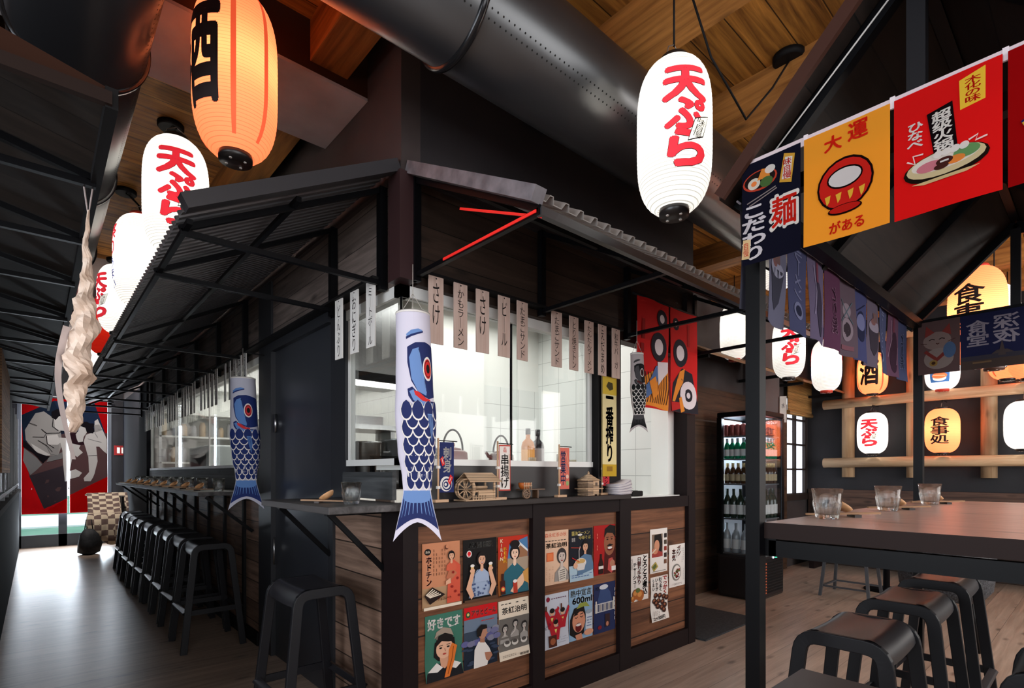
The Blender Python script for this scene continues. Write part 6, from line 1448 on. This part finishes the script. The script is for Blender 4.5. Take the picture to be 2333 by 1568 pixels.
l = bpy.data.lights.new('fridge_light', 'AREA'); l.shape = 'RECTANGLE'; l.size = .4; l.size_y = .3; l.energy = 18; l.color = (.85, .93, 1)
lo = bpy.data.objects.new('fridge_light', l); C.objects.link(lo); lo.parent = t; lo.location = (0, 0, 1.765)
GRN = mat('green_bottle', (.0, .22, .10), .08, 0, .6); BRN = mat('brown_bottle', (.06, .025, .01), .1, 0, .6); DRK = mat('dark_green_bottle', (.012, .03, .02), .1, 0, .6); CLR = mat('clear_bottle', (.35, .38, .40), .08, 0, .6)
GOLD = mat('gold_foil', (.55, .42, .20), .35, .4); LABW = mat('label_white', (.72, .72, .70), .6); LABG = mat('label_gold', (.48, .38, .22), .6); REDM = mat('can_red', (.30, .06, .05), .35, .3)
PB = [(.030, 0), (.033, .004), (.033, .11), (.026, .14), (.012, .165), (.012, .205)]; PS = [(.036, 0), (.040, .005), (.040, .16), (.030, .20), (.014, .23), (.014, .29)]; PC = [(.028, 0), (.031, .004), (.031, .108), (.026, .116)]
rows = (('top', 1.58, PC, REDM, None, None, 'dark red can', 6), ('second', 1.355, PB, GRN, LABW, CLR, 'green bottle', 6), ('third', 1.11, PB, BRN, LABG, GOLD, 'gold necked beer bottle', 6), ('fourth', .77, PS, DRK, LABW, CAPD, 'white labelled sake bottle', 5), ('bottom', .43, PS, CLR, LABW, CAPD, 'clear bottle', 4))
for nm, z, prof, m, lm, cm, lab, cnt in rows:
    for side in (0, 1):
        for q in range(cnt):
            if side == 0: x, y = 5.37+a0+.085, 2.41+b0+.075+q*(.28/(cnt-1) if cnt > 1 else 0)
            else: x, y = 5.37+a0+.16+q*(.34/(cnt-1)), 2.41+b0+.075
            h = prof[-1][1]; r = prof[2][0]
            bottle((x+rnd.uniform(-.006, .006), y+rnd.uniform(-.004, .004), z+.004), prof, m, '%s, %s fridge shelf, %s side, %s from corner' % (lab, nm, ('hatch' if side == 0 else 'wall'), ORD[q]), 'drinks in the glass fridge', cm, [(.0135, h*.72), (.014, h*.99), (.013, h)] if cm else None, [(r+.0006, h*.14), (r+.0006, h*.46)] if lm else None, lm, 'can' if 'can' in lab else 'bottle')
# ================================================================ papered window and its blind, small roof, mat, coat chair
t = thing('window_3', 'white papered lattice window with dark bars under a bamboo blind', 'window', (7.56, 2.80, 0)); t['kind'] = 'structure'
MB().box(-.36, .36, .03, .04, .95, 2.2).obj('window_paper', emit('paper_backlit', (.80, .86, .95), .75), t)
mb = MB()
for x in (-.36, -.01, .34): mb.box(x-.012, x+.022, -.01, .03, .93, 2.2)
for z in (.94, 1.27, 1.60, 1.93): mb.box(-.37, .37, -.008, .028, z-.011, z+.011)
mb.box(-.40, .40, -.03, .03, .86, .94); mb.obj('window_bars', mat('bars_dark', (.02, .012, .01), .5), t)
t = thing('bamboo_blind', 'rolled honey coloured bamboo blind over the papered window', 'blind', (7.56, 2.74, 2.2)); mb = MB(); mb.box(-.40, .40, -.006, .006, -.18, .25); mb.obj('reed_panel', wood('bamboo_reed', (.30, .16, .05), (.52, .30, .11), 'Z', 'X', .014, .5, .12), t); MB().tube([(-.40, 0, -.2), (.40, 0, -.2)], .03, 12).obj('roll', wood('bamboo_reed', (.30, .16, .05), (.52, .30, .11), 'Z', 'X', .014, .5, .12), t)
for nm, x0, x1, lab in (('a', 4.3, 6.0, 'small plank pent roof above the fridge niche'), ('b', 6.45, 7.95, 'small plank pent roof above the papered window')):
    t = thing('pent_roof', lab, 'small roof', (x0, 2.8, 2.25)); L_ = x1-x0
    mb = MB(); mb.faces([(0, 0, .25), (L_, 0, .25), (L_, -.50, .0), (0, -.50, .0), (0, 0, .275), (L_, 0, .275), (L_, -.50, .025), (0, -.50, .025)], [(0, 1, 2, 3), (4, 5, 6, 7), (2, 3, 7, 6), (0, 3, 7, 4), (1, 2, 6, 5), (0, 1, 5, 4)]); mb.obj('roof_boards', wood('pent_boards', (.14, .075, .035), (.34, .20, .11), 'Y', 'X', .13, .55, .02), t)
    for q in (.1, L_-.1): MB().bar((q, -.02, .0), (q, -.46, .0), .03, .03).obj('bracket', BLKM, t)
o = MB().box(3.62, 4.5, 1.95, 2.55, 0, .012).obj('door_mat', noisy('mat_grey', (.03, .032, .036), (.05, .052, .056), 60, .95)); tag(o, 'flat dark grey mat on the floor beyond the counter end', 'mat')
t = thing('coat_chair', 'black chair piled with plaid blanket beside the glass door', 'chair', (.84, 10.6, 0))
MB().box(-.21, .21, -.21, .21, .43, .46).obj('seat', BLKM, t); MB().box(.18, .21, -.21, .21, .46, .85).obj('backrest', BLKM, t)
for x in (-.19, .19):
    for y in (-.19, .19): MB().box(x-.012, x+.012, y-.012, y+.012, 0, .43).obj('leg', BLKM, t)
def plaid_mat():
    m, n, l, b = new_mat('plaid_cloth'); tc = n.new('ShaderNodeTexCoord'); mp = n.new('ShaderNodeMapping'); l.new(tc.outputs['Object'], mp.inputs[0]); mp.inputs['Scale'].default_value = (9, 9, 9)
    ck = n.new('ShaderNodeTexChecker'); l.new(mp.outputs[0], ck.inputs[0]); ck.inputs['Color1'].default_value = (.45, .36, .26, 1); ck.inputs['Color2'].default_value = (.10, .06, .05, 1); ck.inputs['Scale'].default_value = 1.3; l.new(ck.outputs[0], b.inputs['Base Color']); b.inputs['Roughness'].default_value = .9; return m
r2 = random.Random(9)
def cloth_pt(i, j):
    P_ = [(.24, .86), (.20, .885), (-.10, .60), (-.24, .56), (-.30, .40), (-.28, .16)]; k = min(4, int(j*5)); f = j*5-k
    y = P_[k][0]*(1-f)+P_[k+1][0]*f; z = P_[k][1]*(1-f)+P_[k+1][1]*f
    return (-.25+.52*i+.02*math.sin(6*j), y-.025*math.sin(17*i+3*j)*j-.05*abs(i-.4), z+.05*math.sin(8*i)*(j > .7))
o = thing('plaid_blanket', 'cream and brown plaid blanket thrown over the black chair', 'blanket', (.84, 10.6, 0)); mb = MB(); mb.grid(cloth_pt, 16, 10); q = mb.obj('blanket_cloth', plaid_mat(), o, fix=False); m = q.modifiers.new('thick', 'SOLIDIFY'); m.thickness = .02
t = thing('black_bag', 'black slouching bag hanging at the side of the coat chair', 'bag', (.60, 10.22, 0)); MB().lathe([(.07, .0), (.13, .03), (.145, .16), (.11, .30), (.05, .38)], 18, mod=lambda a, z: 1+.15*math.sin(3*a+z*9)).obj('bag_body', noisy('bag_black', (.008, .008, .010), (.02, .02, .022), 20, .7), t)
MB().tube([(-.05, 0, .36), (-.03, 0, .52), (.03, 0, .52), (.05, 0, .36)], .008, 6).obj('strap', BLKM, t)
# ---------------------------------------------------------------- tidy
bpy.data.objects.remove(_to); bpy.data.curves.remove(_tc)
